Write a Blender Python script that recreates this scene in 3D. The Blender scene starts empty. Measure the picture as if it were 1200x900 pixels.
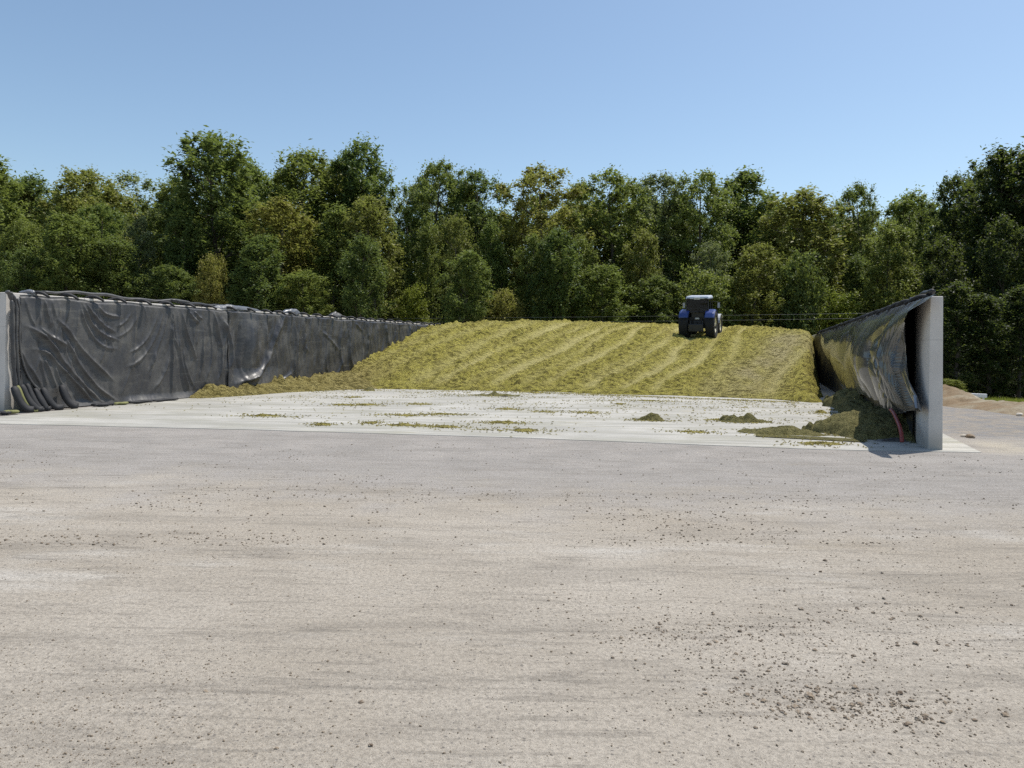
import bpy, bmesh, math, random
import numpy as np
from mathutils import Vector, Matrix, Quaternion
from math import sin, cos, atan, radians, pi, sqrt, exp

rng = np.random.default_rng(7)
random.seed(7)
SC = bpy.context.scene
COL = SC.collection

# ---------------------------------------------------------------- layout frame
CAM_H = 2.0
FPX = 880.0
ROLL = radians(1.0)
TH = atan(.341)
R0 = (8.62, 15.5)
WALL_H = 3.17
SILO_W = 22.1
CS, SN = cos(TH), sin(TH)

def W(u, v, z=0.0):
    """silo frame (u = metres left of the right wall, v = metres into the silo) to world"""
    return (R0[0] - CS*u + SN*v, R0[1] + SN*u + CS*v, z)

def S(X, Y):
    x, y = X-R0[0], Y-R0[1]
    return (-CS*x + SN*y, SN*x + CS*y)

def ray(px, py):
    a, b = px-600.0, 405.0-py
    return (a*cos(ROLL)-b*sin(ROLL))/FPX, (a*sin(ROLL)+b*cos(ROLL))/FPX

def G(px, py, z=0.0):
    a, b = ray(px, py)
    Y = (z-CAM_H)/b
    return a*Y, Y

def at(px, py, Y):
    a, b = ray(px, py)
    return a*Y, Y, CAM_H + b*Y

def wall_pt(px, py, u0):
    a, b = ray(px, py)
    Y = (u0-CS*R0[0]+SN*R0[1])/(-CS*a+SN)
    return S(a*Y, Y)[1], CAM_H+b*Y

# ---------------------------------------------------------------- noise
def _h(ix, iy, seed):
    n = (ix.astype(np.int64)*374761393 + iy.astype(np.int64)*668265263 + seed*1442695041) & 0xffffffff
    n = ((n ^ (n >> 13))*1274126177) & 0xffffffff
    n = n ^ (n >> 16)
    return (n & 0xffff)/65535.0

def vnoise(x, y, seed=0):
    x = np.asarray(x, float); y = np.asarray(y, float)
    ix, iy = np.floor(x), np.floor(y)
    fx, fy = x-ix, y-iy
    fx = fx*fx*(3-2*fx); fy = fy*fy*(3-2*fy)
    a = _h(ix, iy, seed); b = _h(ix+1, iy, seed); c = _h(ix, iy+1, seed); d = _h(ix+1, iy+1, seed)
    return (a+(b-a)*fx)*(1-fy) + (c+(d-c)*fx)*fy

def fbm(x, y, oct=4, seed=0):
    s = 0; a = .5; t = 0
    for i in range(oct):
        s = s + a*vnoise(x*2**i+17.3*i, y*2**i-9.1*i, seed+i); t += a; a *= .5
    return s/t*2-1

def sstep(e0, e1, x):
    t = np.clip((np.asarray(x, float)-e0)/(e1-e0), 0, 1)
    return t*t*(3-2*t)

# ---------------------------------------------------------------- mesh helpers
class MB:
    def __init__(s):
        s.v = []; s.f = []
    def add(s, verts, faces):
        n = len(s.v)
        s.v += [tuple(p) for p in verts]
        s.f += [tuple(i+n for i in f) for f in faces]
    def box(s, c, size, rot=None, bevel=0.0, taper=(1, 1)):
        bm = bmesh.new()
        bmesh.ops.create_cube(bm, size=1)
        for v in bm.verts:
            tx = taper[0] if v.co.z > 0 else 1
            ty = taper[1] if v.co.z > 0 else 1
            v.co = Vector((v.co.x*size[0]*tx, v.co.y*size[1]*ty, v.co.z*size[2]))
        if bevel:
            bmesh.ops.bevel(bm, geom=bm.edges[:], offset=bevel, segments=2, affect='EDGES', profile=.5)
        M = Matrix.Translation(Vector(c)) @ (rot.to_4x4() if rot else Matrix.Identity(4))
        bm.verts.index_update()
        s.add([M @ v.co for v in bm.verts], [[v.index for v in f.verts] for f in bm.faces])
        bm.free()
    def tube(s, pts, radii, n=8, flat=1.0, cap=True):
        pts = [Vector(p) for p in pts]
        if not hasattr(radii, '__len__'): radii = [radii]*len(pts)
        rings = []
        up = None
        for i, p in enumerate(pts):
            t = (pts[min(i+1, len(pts)-1)]-pts[max(i-1, 0)])
            if t.length < 1e-9: t = Vector((0, 0, 1))
            t.normalize()
            if up is None:
                up = Vector((0, 0, 1)) if abs(t.z) < .9 else Vector((1, 0, 0))
            sx = t.cross(up)
            if sx.length < 1e-6: sx = t.cross(Vector((.3, 1, .2)))
            sx.normalize(); up = sx.cross(t).normalized()
            rings.append([p + sx*cos(2*pi*k/n)*radii[i] + up*sin(2*pi*k/n)*radii[i]*flat for k in range(n)])
        vs = [q for r in rings for q in r]; fs = []
        for i in range(len(rings)-1):
            for k in range(n):
                a = i*n+k; b = i*n+(k+1) % n
                fs.append((a, b, b+n, a+n))
        if cap:
            fs.append(tuple(range(n-1, -1, -1)))
            fs.append(tuple((len(rings)-1)*n+k for k in range(n)))
        s.add(vs, fs)
    def lathe(s, prof, center, axis='x', n=28):
        """prof: (radius, offset along axis) pairs"""
        vs = []; fs = []
        m = len(prof)
        for k in range(n):
            a = 2*pi*k/n
            for r, o in prof:
                if axis == 'x': p = (center[0]+o, center[1]+r*cos(a), center[2]+r*sin(a))
                elif axis == 'y': p = (center[0]+r*cos(a), center[1]+o, center[2]+r*sin(a))
                else: p = (center[0]+r*cos(a), center[1]+r*sin(a), center[2]+o)
                vs.append(p)
        for k in range(n):
            k2 = (k+1) % n
            for j in range(m-1):
                fs.append((k*m+j, k*m+j+1, k2*m+j+1, k2*m+j))
        s.add(vs, fs)
    def build(s, name, mat, parent=None, origin=(0, 0, 0), smooth=False):
        return mesh_obj(name, np.array(s.v, float).reshape(-1, 3), s.f, mat, parent, origin, smooth)

def mesh_obj(name, verts, faces, mat, parent=None, origin=(0, 0, 0), smooth=False):
    verts = np.asarray(verts, float)
    o = np.array(origin, float)
    me = bpy.data.meshes.new(name)
    if isinstance(faces, np.ndarray):
        k = faces.shape[1]
        me.vertices.add(len(verts)); me.vertices.foreach_set('co', (verts-o).astype(np.float32).ravel())
        me.loops.add(faces.size); me.loops.foreach_set('vertex_index', faces.astype(np.int32).ravel())
        me.polygons.add(len(faces)); me.polygons.foreach_set('loop_start', np.arange(0, faces.size, k, dtype=np.int32))
        me.update(calc_edges=True); me.validate()
    else:
        me.from_pydata([tuple(p) for p in (verts-o)], [], faces)
        me.update()
    if smooth: me.polygons.foreach_set('use_smooth', np.ones(len(me.polygons), bool))
    if mat: me.materials.append(mat)
    ob = bpy.data.objects.new(name, me)
    COL.objects.link(ob)
    if parent: ob.parent = parent
    else: ob.location = origin
    return ob

def attr(ob, name, data, dom='POINT'):
    a = ob.data.attributes.new(name, 'FLOAT', dom)
    a.data.foreach_set('value', np.asarray(data, np.float32))

def fix_normals(ob):
    bm = bmesh.new(); bm.from_mesh(ob.data); bmesh.ops.recalc_face_normals(bm, faces=bm.faces[:]); bm.to_mesh(ob.data); bm.free()

def grid_faces(nr, nc):
    i = np.arange(nr*nc).reshape(nr, nc)
    return np.stack([i[:-1, :-1], i[:-1, 1:], i[1:, 1:], i[1:, :-1]], -1).reshape(-1, 4)

def tag(o, label=None, cat=None, group=None, kind=None):
    if label: o['label'] = label
    if cat: o['category'] = cat
    if group: o['group'] = group
    if kind: o['kind'] = kind
    return o

def thing(name, label, cat, loc=(0, 0, 0), rz=0, group=None):
    o = bpy.data.objects.new(name, None); COL.objects.link(o)
    o.location = loc; o.rotation_euler = (0, 0, rz)
    return tag(o, label, cat, group)

# ---------------------------------------------------------------- materials
class NT:
    def __init__(s, mat):
        mat.use_nodes = True
        s.t = mat.node_tree; s.n = s.t.nodes; s.l = s.t.links
        s.bsdf = s.n.get('Principled BSDF'); s.out = s.n.get('Material Output')
        s._tc = None
    def new(s, typ, ins=None, **props):
        nd = s.n.new(typ)
        for k, v in props.items(): setattr(nd, k, v)
        for k, v in (ins or {}).items(): s.set(nd.inputs[k], v)
        return nd
    def set(s, sock, v):
        if hasattr(v, 'is_output'): s.l.new(v, sock)
        elif isinstance(v, (tuple, list)) and len(v) == 3 and sock.type == 'RGBA': sock.default_value = (*v, 1)
        else: sock.default_value = v
    @property
    def pos(s):
        if s._tc is None: s._tc = s.new('ShaderNodeTexCoord')
        return s._tc.outputs['Object']
    def map(s, scale=(1, 1, 1), rot=(0, 0, 0), loc=(0, 0, 0)):
        return s.new('ShaderNodeMapping', {'Vector': s.pos, 'Scale': scale, 'Rotation': rot, 'Location': loc}).outputs[0]
    def noise(s, scale, detail=4, rough=.55, vec=None, dist=0.0):
        return s.new('ShaderNodeTexNoise', {'Vector': vec or s.pos, 'Scale': scale, 'Detail': detail, 'Roughness': rough, 'Distortion': dist}).outputs[0]
    def math(s, op, a, b=0.0, c=0.0, clamp=False):
        nd = s.new('ShaderNodeMath', operation=op, use_clamp=clamp)
        s.set(nd.inputs[0], a); s.set(nd.inputs[1], b); s.set(nd.inputs[2], c)
        return nd.outputs[0]
    def ss(s, v, lo, hi, a=0.0, b=1.0):
        nd = s.new('ShaderNodeMapRange', {'Value': v, 'From Min': lo, 'From Max': hi, 'To Min': a, 'To Max': b}, interpolation_type='SMOOTHSTEP')
        return nd.outputs[0]
    def mix(s, f, a, b, mode='MIX'):
        nd = s.new('ShaderNodeMix', data_type='RGBA', blend_type=mode)
        s.set(nd.inputs[0], f); s.set(nd.inputs[6], a); s.set(nd.inputs[7], b)
        return nd.outputs[2]
    def attr(s, name):
        return s.new('ShaderNodeAttribute', attribute_name=name).outputs['Fac']
    def bump(s, h, strength=.3, dist=.02, normal=None):
        nd = s.new('ShaderNodeBump', {'Height': h, 'Strength': strength, 'Distance': dist})
        if normal: s.l.new(normal, nd.inputs['Normal'])
        return nd.outputs[0]
    def surf(s, color=None, rough=None, normal=None, spec=None, metal=None):
        if color is not None: s.set(s.bsdf.inputs['Base Color'], color)
        if rough is not None: s.set(s.bsdf.inputs['Roughness'], rough)
        if normal is not None: s.set(s.bsdf.inputs['Normal'], normal)
        if spec is not None: s.set(s.bsdf.inputs['Specular IOR Level'], spec)
        if metal is not None: s.set(s.bsdf.inputs['Metallic'], metal)

def newmat(name):
    m = bpy.data.materials.new(name)
    return m, NT(m)

def simple(name, col, rough=.6, var=.12, scale=6, bump=0.0, spec=.5, metal=0.0):
    m, n = newmat(name)
    nz = n.noise(scale, 5)
    c = n.mix(nz, tuple(x*(1-var) for x in col), tuple(min(1, x*(1+var)) for x in col))
    nrm = n.bump(n.noise(scale*6, 4), bump, .01) if bump else None
    n.surf(c, rough, nrm, spec, metal)
    return m

def mat_ground():
    m, n = newmat('yard_gravel')
    P = n.pos
    sep = n.new('ShaderNodeSeparateXYZ', {'Vector': P})
    X, Y = sep.outputs[0], sep.outputs[1]
    # silo coordinates
    su = n.math('ADD', n.math('MULTIPLY', n.math('SUBTRACT', X, R0[0]), -CS), n.math('MULTIPLY', n.math('SUBTRACT', Y, R0[1]), SN))
    edge = n.math('ADD', n.math('MULTIPLY', X, .1), Y)          # runs along the slab's front edge
    n_big = n.noise(.22, 5, .6)
    n_mid = n.noise(.9, 6, .62)
    st = n.noise(1.0, 8, .70, n.map((.55, 2.3, 1), (0, 0, radians(-5))), .6)
    st2 = n.noise(1.0, 6, .7, n.map((1.3, 13, 1), (0, 0, radians(4))), .5)
    fine = n.noise(30, 6, .75)
    grit = n.noise(120, 3, .7)
    edge_n = n.math('ADD', edge, n.math('MULTIPLY', n.math('SUBTRACT', n_mid, .5), 7.0))
    f_grey = n.ss(edge_n, 8.0, 12.0)
    beige = n.mix(n.ss(n_big, .35, .65), (.420, .368, .300), (.508, .454, .382))
    pale = n.mix(n.ss(n.noise(.5, 5, .6, n.map((.5, 1.4, 1), loc=(3, 7, 0))), .53, .68), beige, (.565, .522, .460))
    grey = n.mix(n.ss(n_mid, .3, .7), (.318, .297, .275), (.400, .370, .340))
    c = n.mix(f_grey, pale, grey)
    c = n.mix(n.ss(n.noise(.38, 6, .65, n.map((.6, 1.5, 1), loc=(13, 2, 0))), .60, .72, 0, .55), c, (.385, .325, .245))   # straw dust
    # the bluish loose gravel beside the outer wall
    f_r = n.math('MULTIPLY', n.ss(su, -.2, -1.6), n.ss(edge_n, 18.2, 20.0))
    c = n.mix(f_r, c, n.mix(n.ss(n.noise(2.2, 6, .7), .38, .66), (.215, .215, .222), (.330, .285, .230)))
    # pale dusty patch by the end of the slab
    f_p = n.math('MULTIPLY', n.ss(su, -.6, -1.6), n.math('MULTIPLY', n.ss(edge, 15.6, 16.6), n.ss(edge, 19.0, 17.6)))
    c = n.mix(n.math('MULTIPLY', f_p, n.ss(n_mid, .3, .6)), c, (.46, .415, .34))
    c = n.mix(n.ss(st, .38, .50, .26, 0), c, (.19, .168, .142))
    c = n.mix(n.ss(st, .55, .72, 0, .35), c, (.46, .43, .385))
    c = n.mix(n.ss(st2, .36, .46, .42, 0), c, (.19, .168, .142))
    # faint wheel marks across the yard
    wv = n.math('MULTIPLY', n.math('SUBTRACT', n.noise(.12, 3), .5), 1.6)
    for (y0, k, wd, am) in ((4.35, .10, .16, .34), (5.25, .085, .20, .26), (6.9, -.06, .22, .30), (8.1, -.07, .22, .22), (10.2, .03, .30, .28), (12.2, .02, .30, .2)):
        dd = n.math('ABSOLUTE', n.math('SUBTRACT', n.math('SUBTRACT', n.math('ADD', Y, wv), y0), n.math('MULTIPLY', X, k)))
        band = n.math('MULTIPLY', n.ss(dd, wd, wd*.45), n.ss(st2, .62, .38))
        c = n.mix(n.math('MULTIPLY', band, am), c, (.20, .178, .150))
    c = n.mix(n.ss(fine, .40, .56, .62, -.0), c, n.mix(.6, c, (.14, .122, .100)))
    c = n.mix(n.ss(grit, .54, .62, 0, .65), c, (.15, .13, .11))
    c = n.mix(n.ss(grit, .44, .36, 0, .45), c, (.52, .49, .44))
    vor = n.new('ShaderNodeTexVoronoi', {'Vector': P, 'Scale': 30.0})
    sp = n.math('MULTIPLY', n.ss(vor.outputs['Distance'], .30, .20), n.ss(n.new('ShaderNodeSeparateColor', {'Color': vor.outputs['Color']}).outputs[0], .72, .80))
    c = n.mix(n.math('MULTIPLY', sp, .6), c, (.11, .10, .095))
    h = n.math('ADD', n.math('MULTIPLY', fine, .7), n.math('ADD', n.math('MULTIPLY', grit, .35), n.math('MULTIPLY', st, .9)))
    n.surf(c, .95, n.bump(h, .75, .025), .15)
    return m

def mat_slab():
    m, n = newmat('slab_concrete')
    st = n.noise(1.0, 7, .65, n.map((.3, 3.0, 1), (0, 0, radians(8))), .4)
    big = n.noise(.3, 5, .6)
    fine = n.noise(30, 4, .7)
    c = n.mix(n.ss(big, .35, .65), (.400, .383, .345), (.490, .470, .428))
    c = n.mix(n.ss(st, .36, .54, .60, 0), c, (.235, .228, .195))
    c = n.mix(n.ss(n.noise(.8, 6, .65, n.map((.4, 1.3, 1), loc=(4, 1, 0))), .48, .60, 0, .65), c, (.30, .288, .235))
    sm = n.noise(1.0, 7, .68, n.map((.45, 1.9, 1), (0, 0, radians(6)), (9, 3, 0)), .4)
    c = n.mix(n.ss(sm, .56, .72, 0, .6), c, (.36, .315, .170))
    c = n.mix(n.ss(n.noise(.16, 4, .6), .48, .62, 0, .4), c, (.27, .262, .235))
    c = n.mix(n.ss(fine, .38, .56, .30, 0), c, (.24, .23, .19))
    n.surf(c, .85, n.bump(fine, .15, .01), .3)
    return m

def mat_wall():
    m, n = newmat('precast_concrete')
    big = n.noise(.8, 6, .6)
    run = n.noise(1.0, 6, .6, n.map((2.2, 2.2, .22)))
    fine = n.noise(45, 4, .7)
    c = n.mix(n.ss(big, .3, .7), (.60, .555, .50), (.70, .655, .60))
    c = n.mix(n.ss(run, .32, .5, .3, 0), c, (.42, .40, .37))
    z = n.new('ShaderNodeSeparateXYZ', {'Vector': n.pos}).outputs[2]
    jd = n.math('ABSOLUTE', n.math('SUBTRACT', z, 2.27))
    c = n.mix(n.ss(jd, .014, .005, 0, .28), c, (.26, .245, .225))
    c = n.mix(n.math('MULTIPLY', n.ss(n.math('ADD', z, n.math('MULTIPLY', big, -.5)), .30, -.15), .55), c, (.30, .27, .22))
    c = n.mix(n.ss(n.noise(9, 5, .7), .58, .70, 0, .3), c, (.36, .34, .31))
    c = n.mix(n.ss(fine, .35, .65, .10, 0), c, (.25, .24, .23))
    n.surf(c, .8, n.bump(fine, .12, .006), .35)
    return m

def mat_silage():
    m, n = newmat('chopped_silage')
    tr = n.attr('track'); dry = n.attr('dry')
    nA = n.noise(.55, 5, .65); nB = n.noise(3.2, 6, .7); nC = n.noise(16, 5, .75)
    nD = n.noise(1.0, 4, .7, n.map((26, 60, 40), (0, 0, radians(20))))
    nE = n.noise(1.0, 4, .7, n.map((60, 24, 40), (0, 0, radians(-15))))
    c = n.mix(n.ss(nA, .35, .65), (.515, .458, .092), (.590, .522, .125))
    c = n.mix(n.ss(nB, .38, .52, .62, 0), c, (.290, .255, .055))
    c = n.mix(n.ss(nB, .52, .64, 0, .5), c, (.50, .435, .150))
    c = n.mix(n.math('MULTIPLY', tr, .85), c, (.660, .585, .250))
    c = n.mix(n.math('MULTIPLY', dry, .85), c, n.mix(n.ss(nB, .35, .65), (.345, .280, .105), (.465, .385, .170)))
    c = n.mix(n.math('MULTIPLY', n.attr('worn'), .85), c, n.mix(n.ss(nB, .35, .65), (.50, .425, .225), (.60, .52, .30)))
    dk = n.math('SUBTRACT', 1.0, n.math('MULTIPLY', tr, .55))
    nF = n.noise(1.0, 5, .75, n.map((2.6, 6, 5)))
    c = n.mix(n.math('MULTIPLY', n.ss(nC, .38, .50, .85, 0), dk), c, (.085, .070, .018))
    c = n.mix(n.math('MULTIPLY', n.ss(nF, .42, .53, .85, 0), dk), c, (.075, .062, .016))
    c = n.mix(n.ss(nD, .54, .64, 0, .7), c, (.56, .475, .18))
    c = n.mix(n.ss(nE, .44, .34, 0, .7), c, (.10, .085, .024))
    h = n.math('ADD', n.math('MULTIPLY', nC, 1.3), n.math('ADD', n.math('MULTIPLY', nD, .7), n.math('MULTIPLY', nE, .7)))
    n.surf(c, .95, n.bump(h, 1.0, .11), .1)
    return m

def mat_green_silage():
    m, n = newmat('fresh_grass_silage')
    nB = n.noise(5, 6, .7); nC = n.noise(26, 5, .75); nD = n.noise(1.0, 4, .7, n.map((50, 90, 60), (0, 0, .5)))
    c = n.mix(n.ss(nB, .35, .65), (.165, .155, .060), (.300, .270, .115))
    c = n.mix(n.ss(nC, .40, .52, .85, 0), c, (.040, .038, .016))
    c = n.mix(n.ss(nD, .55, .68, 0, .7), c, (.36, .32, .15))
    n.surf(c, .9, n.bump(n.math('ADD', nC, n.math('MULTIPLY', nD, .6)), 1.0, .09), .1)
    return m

def mat_film(name, base, rough, dust, wr=.25):
    m, n = newmat(name)
    d = n.noise(1.4, 6, .65)
    d2 = n.noise(1.0, 5, .7, n.map((.7, .7, 5)))
    c = n.mix(n.ss(d, .4, .7, 0, dust), base, (.17, .16, .14))
    c = n.mix(n.ss(d2, .55, .72, 0, dust*.8), c, (.20, .19, .16))
    r = n.math('ADD', n.math('MULTIPLY', n.ss(d, .35, .7), .15), rough)
    w = n.noise(5.5, 3, .5, None, 1.2)
    w2 = n.noise(1.0, 3, .5, n.map((4, 4, 1.2)), .8)
    n.surf(c, r, n.bump(n.math('ADD', w, w2), wr, .02), .5)
    return m

def mat_leaf(name, dark, light, warm):
    m, n = newmat(name)
    t = n.attr('tint')
    c = n.mix(t, dark, light)
    rnd = n.new('ShaderNodeObjectInfo').outputs['Random']
    c = n.mix(n.math('MULTIPLY', rnd, .45), c, warm)
    n.surf(c, .50, None, .22)
    tr = n.new('ShaderNodeBsdfTranslucent', {'Color': n.mix(.5, c, (.26, .33, .05))})
    mx = n.new('ShaderNodeMixShader', {0: .42, 1: n.bsdf.outputs[0], 2: tr.outputs[0]})
    n.l.new(mx.outputs[0], n.out.inputs['Surface'])
    return m

M = {}
M['ground'] = mat_ground(); M['slab'] = mat_slab(); M['wall'] = mat_wall()
M['silage'] = mat_silage(); M['green'] = mat_green_silage()
M['film_matt'] = mat_film('dusty_black_film', (.048, .047, .049), .42, .45, .30)
M['film_grey'] = mat_film('worn_black_film', (.042, .041, .043), .35, .5, .35)
M['film_gloss'] = mat_film('glossy_black_film', (.044, .042, .039), .40, .25, .12)
for _m in (M['film_gloss'],):
    _b = _m.node_tree.nodes['Principled BSDF']
    _b.inputs['IOR'].default_value = 1.45; _b.inputs['Coat Weight'].default_value = 1.0; _b.inputs['Coat IOR'].default_value = 1.68; _b.inputs['Coat Roughness'].default_value = .15
M['film_under'] = mat_film('dark_under_film', (.016, .016, .018), .45, .05, .25)
M['film_silver'] = mat_film('silvery_film', (.12, .125, .14), .25, .2, .6)
M['bag'] = simple('black_bag_weave', (.020, .020, .022), .7, .3, 20, .4)
M['bag_olive'] = simple('faded_green_bag_weave', (.19, .19, .07), .8, .3, 15, .4)
def mat_stone():
    m, n = newmat('dark_stone')
    r = n.new('ShaderNodeObjectInfo').outputs['Random']
    c = n.mix(r, (.120, .088, .064), (.310, .245, .178))
    c = n.mix(n.ss(n.noise(1.1, 4), .45, .7), c, (.34, .30, .25))
    n.surf(c, .95, n.bump(n.noise(2.5, 4), .4, .02), .15)
    return m
M['stone'] = mat_stone()
M['grit'] = simple('mixed_gravel', (.215, .172, .128), .95, .5, 3, 0, .2)
M['rock'] = simple('pale_rock', (.52, .47, .40), .9, .2, 5, .5)
M['dirt'] = None
M['hose'] = simple('red_rubber', (.24, .042, .036), .45, .2, 8)
M['cable'] = simple('grey_cable', (.16, .165, .17), .5, .1, 3)
M['white'] = simple('white_paint', (.80, .80, .79), .4, .05, 4)
M['bark'] = simple('tree_bark', (.085, .072, .058), .95, .35, 4, .6, .2)
M['bark_pale'] = simple('pale_tree_bark', (.16, .14, .115), .95, .35, 4, .6, .2)
M['roof_paint'] = simple('pale_roof_paint', (.50, .54, .62), .45, .08, 4)
M['blue'] = simple('blue_paint', (.032, .058, .205), .32, .08, 3)
M['black_metal'] = simple('black_metal', (.02, .02, .022), .5, .2, 8)
M['tyre'] = simple('tyre_rubber', (.018, .018, .019), .85, .3, 12, .3)
M['rim'] = simple('cream_rim', (.66, .62, .48), .4, .08, 6)
M['grey_plastic'] = simple('light_grey_plastic', (.48, .49, .50), .5, .08, 6)
M['red_lamp'] = simple('red_lens', (.20, .012, .012), .2, .1, 6)
M['amber'] = simple('amber_lens', (.75, .28, .02), .2, .1, 6)
def mat_glass():
    m, n = newmat('tinted_glass')
    n.surf((.55, .62, .62), .03)
    n.bsdf.inputs['Transmission Weight'].default_value = 0.0
    tr = n.new('ShaderNodeBsdfTransparent', {'Color': (.30, .34, .35)})
    gl = n.new('ShaderNodeBsdfGlossy', {'Color': (.5, .53, .56), 'Roughness': .02})
    fr = n.new('ShaderNodeFresnel', {'IOR': 1.5})
    mx = n.new('ShaderNodeMixShader', {0: fr.outputs[0], 1: tr.outputs[0], 2: gl.outputs[0]})
    n.l.new(mx.outputs[0], n.out.inputs['Surface'])
    return m
M['glass'] = mat_glass()
def mat_dirt():
    m, n = newmat('orange_soil')
    a = n.noise(.6, 6, .65); b = n.noise(9, 5, .7)
    su = n.new('ShaderNodeSeparateXYZ', {'Vector': n.pos}).outputs[1]
    c = n.mix(n.ss(a, .4, .62), (.215, .155, .095), (.290, .250, .180))
    c = n.mix(n.ss(b, .3, .5, .6, 0), c, (.13, .09, .05))
    n.surf(c, .95, n.bump(b, .8, .05), .2)
    return m
M['dirt'] = mat_dirt()
M['leaf_shaded'] = mat_leaf('leaf_shaded', (.018, .032, .014), (.042, .062, .024), (.045, .055, .02))  # dark leaf copy: shade on the far-right trees put into the leaf colour
M['leaf_dark'] = mat_leaf('leaf_dark', (0.063, 0.103, 0.037), (0.162, 0.223, 0.069), (0.182, 0.204, 0.059))
M['leaf_mid'] = mat_leaf('leaf_mid', (0.085, 0.131, 0.037), (0.237, 0.299, 0.081), (0.280, 0.280, 0.073))
M['leaf_olive'] = mat_leaf('leaf_olive', (0.129, 0.152, 0.043), (0.342, 0.343, 0.097), (0.423, 0.331, 0.083))
M['leaf_grey'] = mat_leaf('leaf_grey', (0.114, 0.147, 0.069), (0.321, 0.349, 0.186), (0.266, 0.284, 0.119))
M['leaf_bright'] = mat_leaf('leaf_bright', (0.109, 0.151, 0.020), (0.272, 0.305, 0.050), (0.296, 0.264, 0.033))

# ---------------------------------------------------------------- world, sun, camera
SUN_EL, SUN_AZ = radians(65), radians(57)      # azimuth clockwise from +Y
w = bpy.data.worlds.new('World'); SC.world = w
w.use_nodes = True
nt = w.node_tree
bg = nt.nodes.get('Background') or nt.nodes.new('ShaderNodeBackground')
sky = nt.nodes.new('ShaderNodeTexSky')
sky.sky_type = 'NISHITA'; sky.sun_disc = False
sky.sun_elevation = SUN_EL; sky.sun_rotation = SUN_AZ
sky.altitude = 100; sky.air_density = 1.0; sky.dust_density = 1.0; sky.ozone_density = .7
hs = nt.nodes.new('ShaderNodeMix'); hs.data_type = 'RGBA'; hs.blend_type = 'MULTIPLY'; hs.inputs[0].default_value = 1.0
hs.inputs[7].default_value = (.97, 1.02, 1.0, 1)
nt.links.new(sky.outputs[0], hs.inputs[6]); nt.links.new(hs.outputs[2], bg.inputs['Color'])
bg.inputs['Strength'].default_value = .132
sl = bpy.data.lights.new('sun', 'SUN'); sl.energy = 4.2; sl.angle = radians(.5); sl.color = (1, .955, .88)
so = bpy.data.objects.new('sun', sl); COL.objects.link(so)
sd = Vector((cos(SUN_EL)*sin(SUN_AZ), cos(SUN_EL)*cos(SUN_AZ), sin(SUN_EL)))
so.rotation_euler = sd.to_track_quat('Z', 'Y').to_euler()
so.location = (30, 30, 60)

cd = bpy.data.cameras.new('camera')
cd.sensor_fit = 'HORIZONTAL'; cd.sensor_width = 36; cd.lens = 36*FPX/1200
cd.clip_end = 3000; cd.clip_start = .1
cam = bpy.data.objects.new('camera', cd); COL.objects.link(cam)
cam.location = (0, 0, CAM_H)
right = Vector((cos(ROLL), 0, sin(ROLL))); fwd = Vector((0, 1, 0)); upv = right.cross(fwd)
cam.rotation_euler = Matrix((right, upv, -fwd)).transposed().to_euler()
cd.shift_y = -45/1200
SC.camera = cam
vs_ = SC.view_settings
vs_.view_transform = 'Standard'; vs_.look = 'None'; vs_.exposure = 0.18; vs_.gamma = 1.0
vs_.use_curve_mapping = False
SC.cycles.max_bounces = 6; SC.cycles.transparent_max_bounces = 12
SC.cycles.use_denoising = False

# ---------------------------------------------------------------- ground
def nonuni(lo, hi, near_lo, near_hi, step, growth):
    a = list(np.arange(near_lo, near_hi+1e-6, step))
    s = step; x = near_hi
    while x < hi: s *= growth; x += s; a.append(x)
    s = step; x = near_lo
    while x > lo: s *= growth; x -= s; a.insert(0, x)
    return np.array(a)

def ground_z(X, Y):
    X = np.asarray(X, float); Y = np.asarray(Y, float)
    x, y = X-R0[0], Y-R0[1]
    u = -CS*x+SN*y; v = SN*x+CS*y
    edge = Y+.1*X
    z = .014*fbm(X*.35, Y*.8, 3, 11)*sstep(16.2, 14.5, edge)
    fall = -.045*np.clip(v-13, 0, 45)*sstep(-2.0, -5.0, u)
    rise = .10*sstep(-1.4, -4, u)*sstep(2, 8, v)*sstep(16, 9, v)
    return z+fall+rise

gx = nonuni(-420, 420, -20, 24, .25, 1.25); gy = nonuni(-120, 650, 1.5, 44, .25, 1.22)
GX, GY = np.meshgrid(gx, gy)
GZ = ground_z(GX, GY)
ground = mesh_obj('ground', np.stack([GX, GY, GZ], -1).reshape(-1, 3), grid_faces(len(gy), len(gx)), M['ground'], smooth=True)
tag(ground, kind='structure')

# slab: a thick sheet with a real edge
outline = [(-30, None), ]
def slab():
    fr = [G(px, py) for px, py in ((-60, 495.2), (0, 497), (150, 500.5), (300, 504), (450, 508.5), (600, 513), (780, 520), (960, 527), (1060, 529), (1150, 530.5))]
    far = [W(-.98, 4)[:2], W(-.98, 30)[:2], W(-.98, 64)[:2], W(SILO_W+1.2, 64)[:2], W(SILO_W+1.2, 10)[:2]]
    pts = []
    for i in range(len(fr)-1):
        for k in range(8):
            t = k/8
            x = fr[i][0]*(1-t)+fr[i+1][0]*t; y = fr[i][1]*(1-t)+fr[i+1][1]*t
            y += .035*float(fbm(np.array(x*1.7), np.array(3.1), 3, 5))
            pts.append((x, y))
    pts.append(fr[-1]); pts += far
    n = len(pts)
    vs = [(x, y, .010) for x, y in pts] + [(x, y, -.15) for x, y in pts]
    fs = [tuple(range(n))] + [(i, (i+1) % n, (i+1) % n+n, i+n) for i in range(n)]
    o = mesh_obj('concrete_slab', vs, fs, M['slab'])
    fix_normals(o)
    return tag(o, kind='structure')
slab()

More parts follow.
